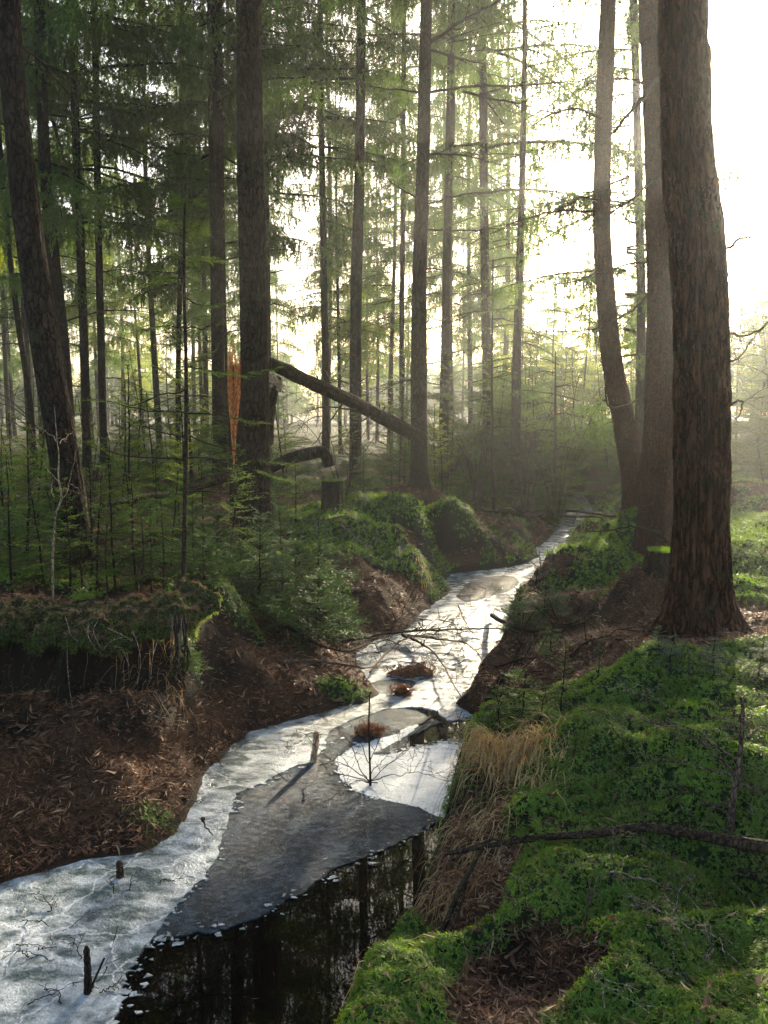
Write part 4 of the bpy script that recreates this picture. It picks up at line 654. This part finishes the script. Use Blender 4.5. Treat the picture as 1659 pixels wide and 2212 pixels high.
def stump(label, px, py, Y, r, h, moss=True, seed=1, m_='bark_dark'):
    b_ = at(px, py, Y); b_[2] = gz(b_[0], b_[1]); t = thing('tree_stump', label, 'stump', b_); mb = MB(); z = np.linspace(-.08, h, 16); P = np.c_[0 * z, 0 * z, z]
    tube(mb, P, r * (1 + .5 * np.exp(-(z + .08) / .08)), 28, lambda th, s_, r_: bark_disp(r * .08, seed=seed)(th, s_, r_) + r * .1 * np.sin(th * 4 + seed)); mb.obj('trunk', M[m_], t)
    g = MB(); rs = np.random.default_rng(seed); n = 900; a = rs.random(n) * 2 * PI; q = r * np.sqrt(rs.random(n)) * 1.0; p0 = np.c_[q * np.cos(a), q * np.sin(a), np.full(n, h - .005)]; needles(g, p0, p0 + np.c_[rs.normal(size=(n, 2)) * .01, np.full(n, .02)], .03, .02, .006, rs, 50, 0)
    o = g.obj('moss_cap', M['moss'], t); o['kind'] = 'stuff'; return t
stump('low dark stump with a bright mossy top left of the massive trunk foot', 1428, 1235, 5.9, .10, .14, seed=2)
stump('rotten pale-barked stump under the end of the arched log', 718, 1030, 9.4, .12, .32, seed=4, m_='bark_far')
stump('small dark stump with moss on the left ledge', 178, 1290, 4.6, .045, .05, seed=5)
# banks: fallen branches
log('long dark branch lying across the near right bank over the moss', [(972, 1842, 2.62), (1080, 1822, 2.57), (1180, 1808, 2.5), (1290, 1800, 2.43), (1370, 1788, 2.37), (1450, 1794, 2.3), (1550, 1812, 2.22), (1690, 1836, 2.12)], [.007, .009, .011, .012, .012, .013, .016, .02], 'twig', 9, 10, 'fallen_branch', 10, 'branch')
log('brown dead branch slanting down the near right bank towards the water', [(1040, 1830, 2.63), (1020, 1870, 2.55), (990, 1930, 2.45), (955, 2010, 2.4), (900, 2090, 2.4)], [.008, .009, .008], 'twig', 10, 4, 'fallen_branch', 8, 'branch')
def hugging(label, px, r, m_='twig_dark', tw=8, tl=.18, lift=.01, seed=1, name='fallen_branch', cat='branch', group=None):
    """a stick that lies on the ground or the ice along picture points"""
    W = np.array([hit(x, y) for x, y in px]); W[:, 2] = np.maximum(W[:, 2], .012) + lift + r; 
    if len(W) > 2: W[1:-1, 2] += .015
    o0 = W[0].copy(); mb = MB(); twiggy(mb, W - o0, r, np.random.default_rng(seed), tw, tl, segs=6, down=-.15); return tag(mb.obj(name, M[m_], None, o0), label, cat, group)
ST = [('long thin branch spanning the ice from shore to shore', [(740, 1398), (860, 1410), (960, 1412), (1050, 1405), (1120, 1385)], .012, 14, .03), ('thick dark branch on the right shore pointing at the ice', [(1062, 1366), (1120, 1376), (1210, 1372), (1260, 1360)], .022, 8, .02), ('curved dark bough from the left bank reaching down to the rotten clump on the ice', [(560, 1330), (640, 1385), (730, 1430), (830, 1440), (870, 1450)], .011, 14, .05),
      ('smooth dark branch lying across the left litter toward the ice', [(610, 1440), (680, 1448), (760, 1462), (800, 1470)], .014, 5, .02), ('bough arching from the litter up onto the ice', [(800, 1470), (850, 1450), (890, 1435), (960, 1430)], .010, 10, .04), ('forked dead bough hanging over the rotten clump', [(870, 1410), (910, 1440), (950, 1480), (1000, 1530)], .012, 18, .03), ('dark branch over the middle ice right of the rotten clump', [(880, 1420), (930, 1430), (1000, 1440), (1040, 1438)], .010, 14, .05),
      ('upright bent twig at the right of the middle ice', [(990, 1350), (1000, 1385), (1012, 1402), (1025, 1410)], .008, 6, .05), ('mossy branch lying on the far ice', [(1150, 1265), (1180, 1248), (1205, 1232)], .018, 8, .02), ('short stick on the far ice', [(1095, 1250), (1120, 1242)], .012, 2, .01), ('twig along the near edge of the open water sliver', [(905, 1618), (950, 1611), (1000, 1612)], .008, 5, .01), ('thin branch on the left litter with a pale fork', [(330, 1490), (350, 1530), (375, 1580)], .004, 4, .01), ('pale forked twig on the left litter', [(290, 1530), (340, 1560), (382, 1592)], .004, 4, .01),
      ('long slim stick lying along the lower left litter', [(230, 1800), (300, 1730), (360, 1700), (430, 1665)], .006, 6, .015), ('dark stick at the lower left waterline', [(230, 1832), (270, 1833), (310, 1840)], .005, 3, .01), ('small black stick standing in the grey ice', [(657, 1800), (659, 1770)], .006, 0, .02), ('crooked twig on the white ice strip', [(440, 1805), (437, 1835), (448, 1868)], .007, 0, .01), ('twigs at the bend of the left shore', [(440, 1655), (462, 1640), (495, 1688)], .006, 6, .01),
      ('log lying across the far pool', [(1080, 1110), (1150, 1127), (1230, 1134), (1330, 1137)], .05, 6, .01), ('second thinner log across the far pool', [(1120, 1108), (1190, 1122), (1260, 1130), (1300, 1130)], .03, 8, .03), ('dark bough bending over the far ice', [(1175, 1050), (1200, 1085), (1240, 1105), (1275, 1120)], .03, 8, .02), ('dead branch on the brown far bank', [(1040, 1110), (1090, 1118), (1150, 1135), (1210, 1150)], .025, 10, .03), ('pale stick leaning on the second mossy mound', [(735, 1140), (770, 1170), (810, 1200)], .012, 3, .02), ('dark branch at the foot of the mossy mounds', [(690, 1142), (740, 1130), (780, 1122)], .02, 4, .03),
      ('brushwood twig on the right shore', [(1070, 1450), (1130, 1430), (1190, 1400)], .008, 16, .03), ('second brushwood twig on the right shore', [(1060, 1500), (1110, 1480), (1180, 1460)], .008, 16, .03), ('lowest brushwood twig on the right shore', [(1050, 1530), (1120, 1510), (1200, 1500)], .007, 14, .03), ('dead branch curving on the brown slope below the massive trunk', [(1230, 1430), (1270, 1400), (1330, 1395), (1370, 1420)], .012, 8, .02), ('branch buried in moss near the right edge', [(1659, 1900), (1610, 1915), (1560, 1930)], .006, 4, .01),
      ('pale thin stem arching over the near moss', [(1310, 1910), (1400, 1935), (1480, 1950), (1560, 1990)], .0025, 3, .03), ('thin pale stalk across the lower moss', [(1360, 1990), (1420, 2005), (1480, 2020)], .0025, 2, .02), ('short pale twig in the lower right moss', [(1500, 2130), (1540, 2090)], .004, 2, .02), ('twig lying near the mossy corner at the bottom', [(960, 2010), (1010, 2060), (1040, 2100)], .003, 4, .01)]
for k, (lb, pp, r_, tw, lf) in enumerate(ST): hugging(lb, pp, r_, 'twig_pale' if ('pale' in lb) else 'twig_grey' if ('litter' in lb or 'moss' in lb) else 'twig_dark', tw, .12 if r_ < .006 else .3, lf, 60 + k)
rs = np.random.default_rng(77)
for k in range(34):  # loose twigs frozen on the ice
    px, py = rs.uniform(790, 1130), rs.uniform(1290, 1520); p0 = hit(px, py)
    if sdf(np.array([p0[0]]), np.array([p0[1]]), poly)[0] > -.08: continue
    a = rs.uniform(0, PI); l_ = rs.uniform(.1, .4); q = np.array([p0, p0 + [math.cos(a) * l_ * .5, math.sin(a) * l_ * .5, .02], p0 + [math.cos(a) * l_, math.sin(a) * l_, .005]]); q[:, 2] = .018 + rs.random(3) * .03
    mb = MB(); twiggy(mb, q - q[0], .004, rs, 6, .14, segs=4, down=-.2); tag(mb.obj('twig', M['twig_dark'], None, q[0]), 'small dark twig frozen onto the middle of the white ice', 'twig', 'twigs frozen on the ice')
# stakes frozen into the ice
def stake(label, px, py0, py1, r, lean=0, m_='twig', seed=1):
    b_ = onz(px, py0); T = at(px + lean, py1, b_[1]) - b_; mb = MB(); P = curve([np.array([0, 0, -.05]), T * .5 + [.006, .004, 0], T + [0, .02, 0]], 22); tube(mb, P, r * np.linspace(1.15, .8, 22) * (1 + .12 * np.sin(np.arange(22) * 1.7 + seed)) * np.r_[np.ones(20), .75, .4], 14, bark_disp(r * .3, seed=seed)); return tag(mb.obj('wooden_stub', M[m_], None, b_), label, 'stick')
stake('thick dark wooden stub frozen upright in the ice at the bottom left', 188, 2150, 2052, .011, -6, 'twig_dark', 1)
stake('pale broken stub standing in the white ice left of the dead sapling', 672, 1648, 1582, .016, 12, 'wood_split', 2)
stake('short gnarled root stub at the lower left waterline', 258, 1900, 1864, .012, -4, 'twig', 3)
log('thin dark stick leaning beside the thick stub at the bottom left', [(190, 2150, 2.5), (205, 2115, 2.48), (225, 2070, 2.45)], [.004, .003], 'twig_dark', 12, 2, 'leaning_stick', 6, 'stick')
log('pale short stick floating in the dark open water', [(545, 2110, 2.62), (560, 2128, 2.58), (576, 2148, 2.54)], [.006, .004], 'wood_split', 13, 0, 'floating_stick', 6, 'stick')
def clump(label, px, py, r, h, m_, seed, name='leaf_clump', cat='debris'):
    b_ = onz(px, py, .015); rs = np.random.default_rng(seed); n = 26; th = np.linspace(0, 2 * PI, n, endpoint=False); mb = MB(); V = [[0, 0, h]]
    for q in (.35, .7, 1.0):
        for a in th: k = 1 + .35 * rs.normal() * .5; V.append([r * q * k * math.cos(a) * 1.6, r * q * k * math.sin(a) * .8, h * (1 - q ** 2) + .2 * h * rs.normal() * (q < 1)])
    f = [[0, 1 + i, 1 + (i + 1) % n] for i in range(n)]; mb.add(V, f); 
    for g_ in range(2): mb.f.append(np.array([[1 + g_ * n + i, 1 + (g_ + 1) * n + i, 1 + (g_ + 1) * n + (i + 1) % n, 1 + g_ * n + (i + 1) % n] for i in range(n)])); mb.sm.append(np.full(n, False)); mb.mi.append(np.full(n, 0))
    p0 = np.c_[rs.normal(size=(300, 2)) * [r * .8, r * .4], rs.random(300) * h * .6]; needles(mb, p0, p0 + rs.normal(size=(300, 3)) * .03, .02, .04, .01, rs, 50, 0)
    return tag(mb.obj(name, M[m_], None, b_), label, cat)
clump('rotten reddish-brown clump of bark and leaves lying on the middle ice', 895, 1455, .10, .05, 'litter', 3)
clump('little brown leaf clump on the grey ice behind the dead sapling', 800, 1585, .035, .02, 'litter', 4)
clump('tiny brown leaf lump on the white ice below the rotten clump', 868, 1498, .025, .012, 'litter', 5)

# ------------------------------------------------------------------ grass tufts
def grass(label, px, py, n, L, fall, m_, seed, spread=.08, up=.5, w_=.0028, name='grass_tuft', group=None, dz=0.0):
    b_ = hit(px, py); rs = np.random.default_rng(seed); mb = MB(); w_ = w_ * 1.5
    for _ in range(n):
        l_ = L * (.5 + .7 * rs.random()); a = fall + rs.normal() * .8; d = np.array([math.cos(a), math.sin(a)]); o = np.r_[rs.normal(size=2) * spread, 0]; o[2] = float(gz(b_[0] + o[0], b_[1] + o[1])) - b_[2] - .01 + dz
        k = 6; t_ = np.linspace(0, 1, k); u = up * (.6 + .6 * rs.random()); P = o + np.c_[d[0] * t_ * l_ * .75, d[1] * t_ * l_ * .75, l_ * (u * t_ * 1.6 - (u + .75) * t_ ** 2 * 1.15)]
        P = P + np.cumsum(rs.normal(size=(k, 3)) * l_ * .035, 0); s_ = np.array([-d[1], d[0], 0]) * w_ * .5; W = (1 - t_ * .85)[:, None]; V = np.empty((2 * k, 3)); V[0::2] = P - s_ * W; V[1::2] = P + s_ * W
        q = np.arange(k - 1) * 2; mb.add(V, np.stack([q, q + 1, q + 3, q + 2], -1))
    return tag(mb.obj(name, M[m_], None, b_), label, 'grass', group)
grass('big tuft of dry golden grass spilling down the right bank toward the water', 1105, 1640, 800, .22, math.radians(212), 'grass_dry', 1, .085, 1.0)
grass('pale tangled straw blown to the right of the golden tuft', 1150, 1700, 420, .26, math.radians(10), 'grass_dry', 2, .07, .6)
grass('dry straw hanging under the long dark branch near the water', 1020, 1880, 300, .13, math.radians(240), 'grass_dry', 3, .08, .5)
grass('loose pale straw draped down the bank below the golden tuft', 1040, 1780, 240, .16, math.radians(235), 'grass_dry', 31, .06, .5)
grass('low straw at the waterline under the long dark branch', 985, 1930, 200, .14, math.radians(240), 'grass_dry', 32, .05, .4)
grass('greenish grass at the foot of the golden tuft on the water side', 1030, 1700, 120, .12, math.radians(220), 'grass_green', 4, .06, .4)
grass('golden backlit grass under the seedlings above the open water', 1110, 1580, 150, .16, math.radians(230), 'grass_dry', 5, .08, .5)
grass('green grass blades standing in the ice strip by the left shore', 375, 1810, 60, .12, math.radians(20), 'grass_green', 6, .07, .9)
grass('few green blades on the white ice at the lower left', 235, 1935, 40, .09, math.radians(0), 'grass_green', 7, .04, .7)
grass('green blades on the border of grey ice and open water', 420, 1990, 36, .22, math.radians(30), 'grass_green', 8, .10, .6, .0022)
grass('thin grass lying at the bottom edge of the open water', 350, 2140, 40, .2, math.radians(10), 'grass_green', 9, .12, .4, .0022)
grass('dry grass fringe hanging over the lip of the undercut bank', 330, 1372, 260, .18, math.radians(260), 'grass_dry', 10, .13, .2, .0022)
grass('dull grass fringe at the left part of the undercut bank', 110, 1385, 200, .14, math.radians(265), 'grass_green', 11, .25, .2, .0022)
grass('dry grass on the shoulder of the second mossy mound', 905, 1215, 160, .18, math.radians(280), 'grass_dry', 12, .16, .3, .004)
grass('dry straw spilling over the lowest bank corner at the bottom', 915, 2040, 220, .16, math.radians(235), 'grass_dry', 13, .07, .2)
for k, (px, py) in enumerate([(1180, 1880), (1330, 1930), (1450, 1900), (1550, 1960), (1250, 1700), (1400, 1700), (1330, 1760), (1500, 1760)]):
    grass('sparse thin grass blades poking out of the near moss', px, py, 16, .14, rs.random() * 6, 'grass_green', 20 + k, .05, .9, .0016, group='thin grass in the near moss')
def leaf(label, px, py, L, m_, seed, rz):
    b_ = hit(px, py) + [0, 0, .015]; mb = MB(); t_ = np.linspace(0, 1, 9); w_ = L * .3 * np.sin(PI * t_) ** .8 * (1 + .35 * np.sin(t_ * 22)); c_ = np.c_[t_ * L, 0 * t_, .12 * L * np.sin(PI * t_)]
    V = np.vstack([c_, c_ + np.c_[0 * t_, w_, .25 * w_], c_ + np.c_[0 * t_, -w_, .25 * w_]]); q = np.arange(8); mb.add(V, np.vstack([np.stack([q, q + 1, q + 10, q + 9], -1), np.stack([q, q + 18, q + 19, q + 1], -1)]), True)
    o = tag(mb.obj('dead_leaf', M[m_], None, b_), label, 'leaf'); o.rotation_euler = (.2, -.25, rz); return o
leaf('pale dead oak leaf lying in the lower right moss', 1440, 2035, .06, 'litter_pale', 1, 1.2); leaf('small pale leaf on the crest of the near moss hump', 1330, 1915, .035, 'litter_pale', 2, .3); leaf('pinkish dead leaf beside the golden grass tuft', 1270, 1690, .03, 'litter_pale', 3, 2.3)
leaf('pale curled leaf at the foot of the dead sapling', 1610, 1815, .05, 'litter_pale', 4, .1); leaf('brown leaf on the moss near the bottom edge', 1130, 2010, .04, 'litter', 5, .8)
b_ = hit(1500, 1780); t = thing('fern_frond', 'tiny pale blue-green fern frond in the moss above the long dark branch', 'fern', b_); mb = MB(); P = np.array([[0, 0, 0], [-.01, -.01, .03], [-.03, -.02, .055], [-.055, -.03, .065]]); P = curve(P, 14); tube(mb, P, .0008, 4); mb.obj('stem', M['fir_blue'], t); mb = MB()
T = nrm(np.gradient(P, axis=0)); h = nrm(np.cross(T, [0, 0, 1.0]))
for i in range(2, 14):
    for s_ in (-1, 1): ln = .022 * (1.2 - i / 14); mb.tris([[P[i] - T[i] * .003, P[i] + T[i] * .003, P[i] + (h[i] * s_ + T[i] * .4) * ln]])
mb.obj('leaflet_blades', M['fir_blue'], t)['kind'] = 'stuff'
firp(2, 400, 1470, .3, 'tiny spruce at the end of the undercut bank below the bare sapling')
for k in range(12):
    px = 372 + 3.2 * k; W = np.array([at(px, 1335 + 8 * math.sin(k * 2.1), 4.2), at(px + 6 * math.sin(k), 1390, 4.1), at(px + 9 * math.sin(k * 1.7), 1420 + 22 * math.sin(k * 3.3), 4.12), at(px + 12 * math.sin(k * 2.9), 1445 + 25 * math.sin(k * 3.3), 4.1)]); mb = MB(); P = curve(W, 14); tube(mb, P - P[0], np.linspace(.006, .002, 14), 5)
    tag(mb.obj('hanging_root', M['twig_grey' if k % 3 == 0 else 'twig_dark'], None, P[0]), 'dark root among those tangled under the foot of the tall bare sapling', 'root', 'dark roots under the bare sapling')
# thin pale roots hanging at the undercut bank
for k, (pp) in enumerate([[(140, 1330), (148, 1355), (152, 1370), (170, 1388)], [(192, 1345), (190, 1370), (198, 1390), (208, 1405)], [(212, 1340), (202, 1360), (210, 1385), (220, 1402)], [(270, 1375), (240, 1385), (222, 1405)], [(145, 1400), (146, 1440), (152, 1500), (165, 1560), (200, 1632)], [(230, 1355), (270, 1375), (285, 1385)], [(285, 1360), (300, 1400), (303, 1440), (296, 1480)], [(340, 1385), (330, 1420), (325, 1470)], [(245, 1395), (265, 1405), (280, 1440)]]):
    W = np.array([at(x, y, 4.12 - .02 * i) for i, (x, y) in enumerate(pp)]); mb = MB(); P = curve(W, 20); tube(mb, P - P[0], np.linspace(.0024, .0012, 20), 5)
    tag(mb.obj('hanging_root', M['twig_pale'], None, P[0]), ['pale curved root hanging at the left of the undercut bank', 'pale bow-shaped root hanging in the undercut', 'pale root next to the bow-shaped one', 'pale root slanting left under the ledge', 'longest pale root reaching down onto the litter', 'pale rootlet running along the lip of the bank', 'faint root hanging deep in the undercut', 'faint root nearest the bare sapling', 'short root bending below the slanting one'][k], 'root')

# ------------------------------------------------------------------ turf lip over the undercut
mb = MB(); Lc = curve(LEDGE[1:8] + np.array([0, .03]), 420); Tn = nrm(np.gradient(Lc, axis=0)); Nn = np.c_[Tn[:, 1], -Tn[:, 0]]; rows = []; thin = 1 - .75 * smooth(.86, 1, np.linspace(0, 1, 420))
for (off, dz) in ((-.25, .03), (-.12, .035), (0, .03), (.08, .0), (.12, -.05), (.13, -.1), (.10, -.14), (.03, -.12), (-.05, -.1)):
    w1 = .11 * fbm(Lc[:, 0] * 7 + off * 9, Lc[:, 1] * 7, 5, .65); w2 = .09 * fbm(Lc[:, 0] * 9 + 50 + off * 14, Lc[:, 1] * 9, 5, .65) * (off > -.2); X = Lc + Nn * (off + w1 * (off > -.1))[:, None]
    base = gz(*(Lc - Nn * .25).T); zz = base + dz * (thin if dz < 0 else 1) + w2 * thin; zz = np.where(off == -.25, base - .03, zz); rows.append(np.c_[X, zz])
V = np.array(rows); k = V.shape[1]; i = np.arange(V.shape[0] - 1)[:, None] * k; j = np.arange(k - 1)[None]
mb.add(V.reshape(-1, 3), np.stack([i + j, i + k + j, i + k + j + 1, i + j + 1], -1).reshape(-1, 4), True)
me = mb.mesh('turf_overhang', M['ground']); ca = me.color_attributes.new('soil', 'FLOAT_COLOR', 'POINT'); cc = np.tile([.04, .035, .015, 1], (len(me.vertices), 1)); ca.data.foreach_set('color', cc.astype(np.float32).ravel()); tag(link('turf_overhang', me), kind='structure'); LIP = V

# ------------------------------------------------------------------ ground cover: moss, litter
def scatter(n, x0, x1, y0, y1, rg, lod=True):
    y = y0 * (y1 / y0) ** rg.random(n) if lod else rg.uniform(y0, y1, n); a = rg.uniform(-1, 1, n); x = a * (y * .62 + .3); return x, y
rs = np.random.default_rng(123)
x, y = scatter(620000, 0, 0, 1.3, 16, rs); ms = mossiness(x, y); dd = sdf(x, y, poly); keep = (rs.random(len(x)) < ms * (.35 + .65 * smooth(-.25, .2, fbm(x * 11, y * 11, 2)))) & (dd > .03); x, y = x[keep][:165000], y[keep][:165000]; z = gz(x, y)
sz = np.clip(.0072 + .0026 * y, .01, .05) * (.6 + .8 * rs.random(len(x))); p0 = np.c_[x, y, z - .004]; mb = MB(); e = .01
nrmv = nrm(np.c_[-(gz(x + e, y) - gz(x - e, y)) / (2 * e), -(gz(x, y + e) - gz(x, y - e)) / (2 * e), np.ones(len(x))]); tip = p0 + nrmv * (sz * 1.3)[:, None]
for k in range(5):
    a = rs.random(len(x)) * 2 * PI; t1 = nrm(np.cross(nrmv, [.3, .2, .9])); t2 = np.cross(nrmv, t1); d = t1 * np.cos(a)[:, None] + t2 * np.sin(a)[:, None]; s_ = np.cross(nrmv, d) * (sz * .14)[:, None]; f = .35 + .6 * rs.random(len(x))[:, None]
    o = p0 * (1 - f) + tip * f; mb.tris(np.stack([o - s_, o + s_, o + d * (sz * .8)[:, None] + nrmv * (sz * .35)[:, None]], 1))
tag(mb.obj('moss', M['moss']), kind='stuff')
x, y = scatter(480000, 0, 0, 1.4, 14, rs); ms = mossiness(x, y); dd = sdf(x, y, poly); keep = (rs.random(len(x)) > ms * .93) & (dd > .01) & (rs.random(len(x)) < .55 + .45 * smooth(-.2, .3, fbm(x * 3, y * 3, 3))); x, y = x[keep][:215000], y[keep][:215000]; z = gz(x, y)
def flakes(mb, x, y, z, L, w_, rs, lift=.012):
    n = len(x); a = rs.random(n) * 2 * PI; el = rs.normal(size=n) * .35; d = np.c_[np.cos(a) * np.cos(el), np.sin(a) * np.cos(el), np.sin(el)]; s_ = np.c_[-np.sin(a), np.cos(a), rs.normal(size=n) * .5] * (w_ * .5)[:, None]; c = np.c_[x, y, z + rs.random(n) * lift + .003]
    mb.tris(np.stack([c - d * (L * .5)[:, None], c + s_, c + d * (L * .5)[:, None]], 1))
sz = np.clip(.017 + .0042 * y, .02, .07) * (.5 + rs.random(len(x))); h_ = len(x) * 3 // 4; sz = sz * (.45 + rs.exponential(.5, len(x))).clip(.3, 1.7); wr = rs.uniform(.12, .6, len(x))
mb = MB(); flakes(mb, x[:h_], y[:h_], z[:h_], sz[:h_], sz[:h_] * wr[:h_], rs, .02); tag(mb.obj('needle_litter', M['litter']), kind='stuff')
mb = MB(); flakes(mb, x[h_:], y[h_:], z[h_:], sz[h_:] * 1.1, sz[h_:] * wr[h_:] * .5, rs, .025); tag(mb.obj('pale_litter', M['litter_pale']), kind='stuff')
# moss and straw on the turf lip
k = 14000; a = rs.integers(0, LIP.shape[1] - 1, k); b = rs.integers(0, 6, k); f = rs.random((k, 1)); g_ = rs.random((k, 1)); p0 = (LIP[b, a] * (1 - f) + LIP[b + 1, a] * f) * (1 - g_) + (LIP[b, a + 1] * (1 - f) + LIP[b + 1, a + 1] * f) * g_; mb = MB(); needles(mb, p0, p0 + rs.normal(size=(k, 3)) * .008 + [0, -.004, -.006], .02, .03, .004, rs, 60, 0, .3); tag(mb.obj('turf_fringe', M['grass_green']), kind='stuff')
mb = MB(); a = rs.integers(0, LIP.shape[1] - 1, 5000); b = rs.integers(1, 5, 5000); p0 = LIP[b, a]; flakes(mb, p0[:, 0], p0[:, 1], p0[:, 2], np.full(5000, .05), np.full(5000, .006), rs, .015); tag(mb.obj('turf_litter', M['litter_pale']), kind='stuff')
mb = MB()   # broken crumbs of ice along the sheet borders and loose in the open water
for E_, n_, sp_ in ((GEDGE[4:], 170, .03), ([(322, 2030), (350, 2037), (420, 2017), (480, 2010), (550, 1987), (625, 1942), (700, 1900), (750, 1867), (830, 1837), (880, 1812), (930, 1785)], 80, .03), ([(938, 1760), (877, 1742), (804, 1724), (756, 1703), (729, 1673), (731, 1640), (767, 1614), (840, 1592)], 50, .012), ([(305, 2057), (275, 2107), (262, 2157), (245, 2240)], 90, .035), (LEFT[6:18], 300, .05), ([(833, 1633), (891, 1619), (964, 1607), (1022, 1604)], 120, .02)):
    Q_ = curve(np.array([onz(*q) for q in E_]), 400)
    for _ in range(n_):
        c = Q_[rs.integers(0, 400)] + np.r_[rs.normal(size=2) * sp_, 0]; r_ = .003 + .012 * rs.random() ** 3; k = 6; th = np.sort(rs.random(k)) * 2 * PI; rr = r_ * (.5 + rs.random(k)); top_ = .0085 + .002 * rs.random(); tl = rs.normal(size=2) * .06
        V = np.c_[c[0] + rr * np.cos(th) * 1.5, c[1] + rr * np.sin(th), top_ + rr * np.cos(th) * tl[0] + rr * np.sin(th) * tl[1]]; V2 = V.copy(); V2[:, 2] -= .0025; mb.add(np.vstack([V, V2]), [list(range(k))]); q = np.arange(k); q2 = (q + 1) % k; mb.f.append(np.stack([q, q2, q2 + k, q + k], -1) + mb.n - 2 * k); mb.sm.append(np.full(k, False)); mb.mi.append(np.full(k, 0))
tag(mb.obj('ice_crumbs', M['ice_white']), kind='stuff')
for k in range(22):   # short sticks frozen into the lower left ice
    px, py = rs.uniform(20, 420), rs.uniform(1850, 2200); p0 = onz(px, py, .014)
    if px > 330 + (1980 - py) * .4: continue
    a = rs.uniform(0, PI); l_ = rs.uniform(.04, .16); q = np.array([[0, 0, 0], [math.cos(a) * l_ * .5, math.sin(a) * l_ * .5, .01 * rs.random()], [math.cos(a) * l_, math.sin(a) * l_, .02 * rs.random()]]); m2 = MB(); twiggy(m2, q, .0022, rs, 3, .04, segs=4); tag(m2.obj('twig', M['twig_dark'], None, p0), 'tiny dark twig frozen into the mottled ice at the lower left', 'twig', 'tiny twigs in the lower left ice')
for k in range(30):   # thin bare stalks standing and lying in the moss of the right bank
    px, py = rs.uniform(1130, 1640), rs.uniform(1470, 2150); p0 = hit(px, py); a = rs.uniform(0, 2 * PI); l_ = rs.uniform(.08, .3); u = rs.uniform(.1, .9); e_ = np.array([math.cos(a), math.sin(a), 0])
    q = np.array([[0, 0, -.01], e_ * l_ * .4 + [0, 0, l_ * u * .6], e_ * l_ * .8 + [0, 0, l_ * u * .8], e_ * l_ * 1.1 + [0, 0, l_ * u * .6]]); m2 = MB(); twiggy(m2, q, .0022, rs, 4, .06, segs=4); tag(m2.obj('twig', M['twig_grey' if k % 3 else 'twig_pale'], None, p0), '' + ('pale' if k % 3 == 0 else 'grey') + ' bare stalk in moss ' + ('behind' if py < 1800 else 'before') + ' the long dark branch, ' + ('streamward' if px < 1330 else 'midway' if px < 1500 else 'frame edge') + (', upright' if u > .6 else ', leaning' if u > .3 else ', lying'), 'twig', 'bare stalks in the right bank moss')
# frost-bitten grass and bits in the ice and water
x, y = rs.uniform(-1.6, 1.2, 30000), rs.uniform(2.3, 7.5, 30000); dd = sdf(x, y, poly); keep = (dd < -.02) & (rs.random(len(x)) < .05 + .9 * np.exp(dd / .06)); x, y = x[keep], y[keep]
mb = MB(); flakes(mb, x, y, np.full(len(x), .012), .01 + .025 * rs.random(len(x)), np.full(len(x), .003), rs, .006); tag(mb.obj('ice_debris', M['litter']), kind='stuff')

# distant wood: one mass beyond the countable trees
mb = MB(); rs = np.random.default_rng(31)
for k in range(150):
    a_ = math.radians(rs.uniform(-36, 9 if k % 3 else 33)); R_ = rs.uniform(74, 96); x, y = R_ * math.sin(a_), R_ * math.cos(a_); hh = rs.uniform(4, 7.5) if a_ < math.radians(9) else rs.uniform(6, 11); z0 = float(gz(x, y)); tube(mb, [(x, y, z0 - .2), (x + .1, y, z0 + hh)], [.16, .04], 5, mi=1, cap=False)
    n = 260; zz = z0 + hh * (.22 + .78 * rs.random(n)); q = (1 - (zz - z0) / hh) * 2.6 + .3; aa = rs.random(n) * 2 * PI; rr = q * np.sqrt(rs.random(n)); p0 = np.c_[x + rr * np.cos(aa), y + rr * np.sin(aa), zz]; needles(mb, p0, p0 + np.c_[np.cos(aa) * .3, np.sin(aa) * .3, -.1 * np.ones(n)], .3, .7, .25, rs, 50, .3, .5)
tag(mb.obj('distant_wood', [M['spruce'], M['bark_far']]), kind='stuff')

# ------------------------------------------------------------------ haze
m, n, l = mat('haze_air'); out = N(n, 'ShaderNodeOutputMaterial'); v = N(n, 'ShaderNodeVolumePrincipled'); v.inputs['Color'].default_value = (.93, .97, 1.0, 1); v.inputs['Density'].default_value = HAZE_DENSITY; v.inputs['Anisotropy'].default_value = .75
l.new(v.outputs[0], out.inputs['Volume'])
mb = MB(); V = [(x, y, z) for x in (-75, 75) for y in (-8, 112) for z in (-1.5, 24)]; mb.add(V, [(0, 1, 3, 2), (4, 6, 7, 5), (0, 4, 5, 1), (2, 3, 7, 6), (0, 2, 6, 4), (1, 5, 7, 3)]); tag(mb.obj('haze', m), kind='stuff')
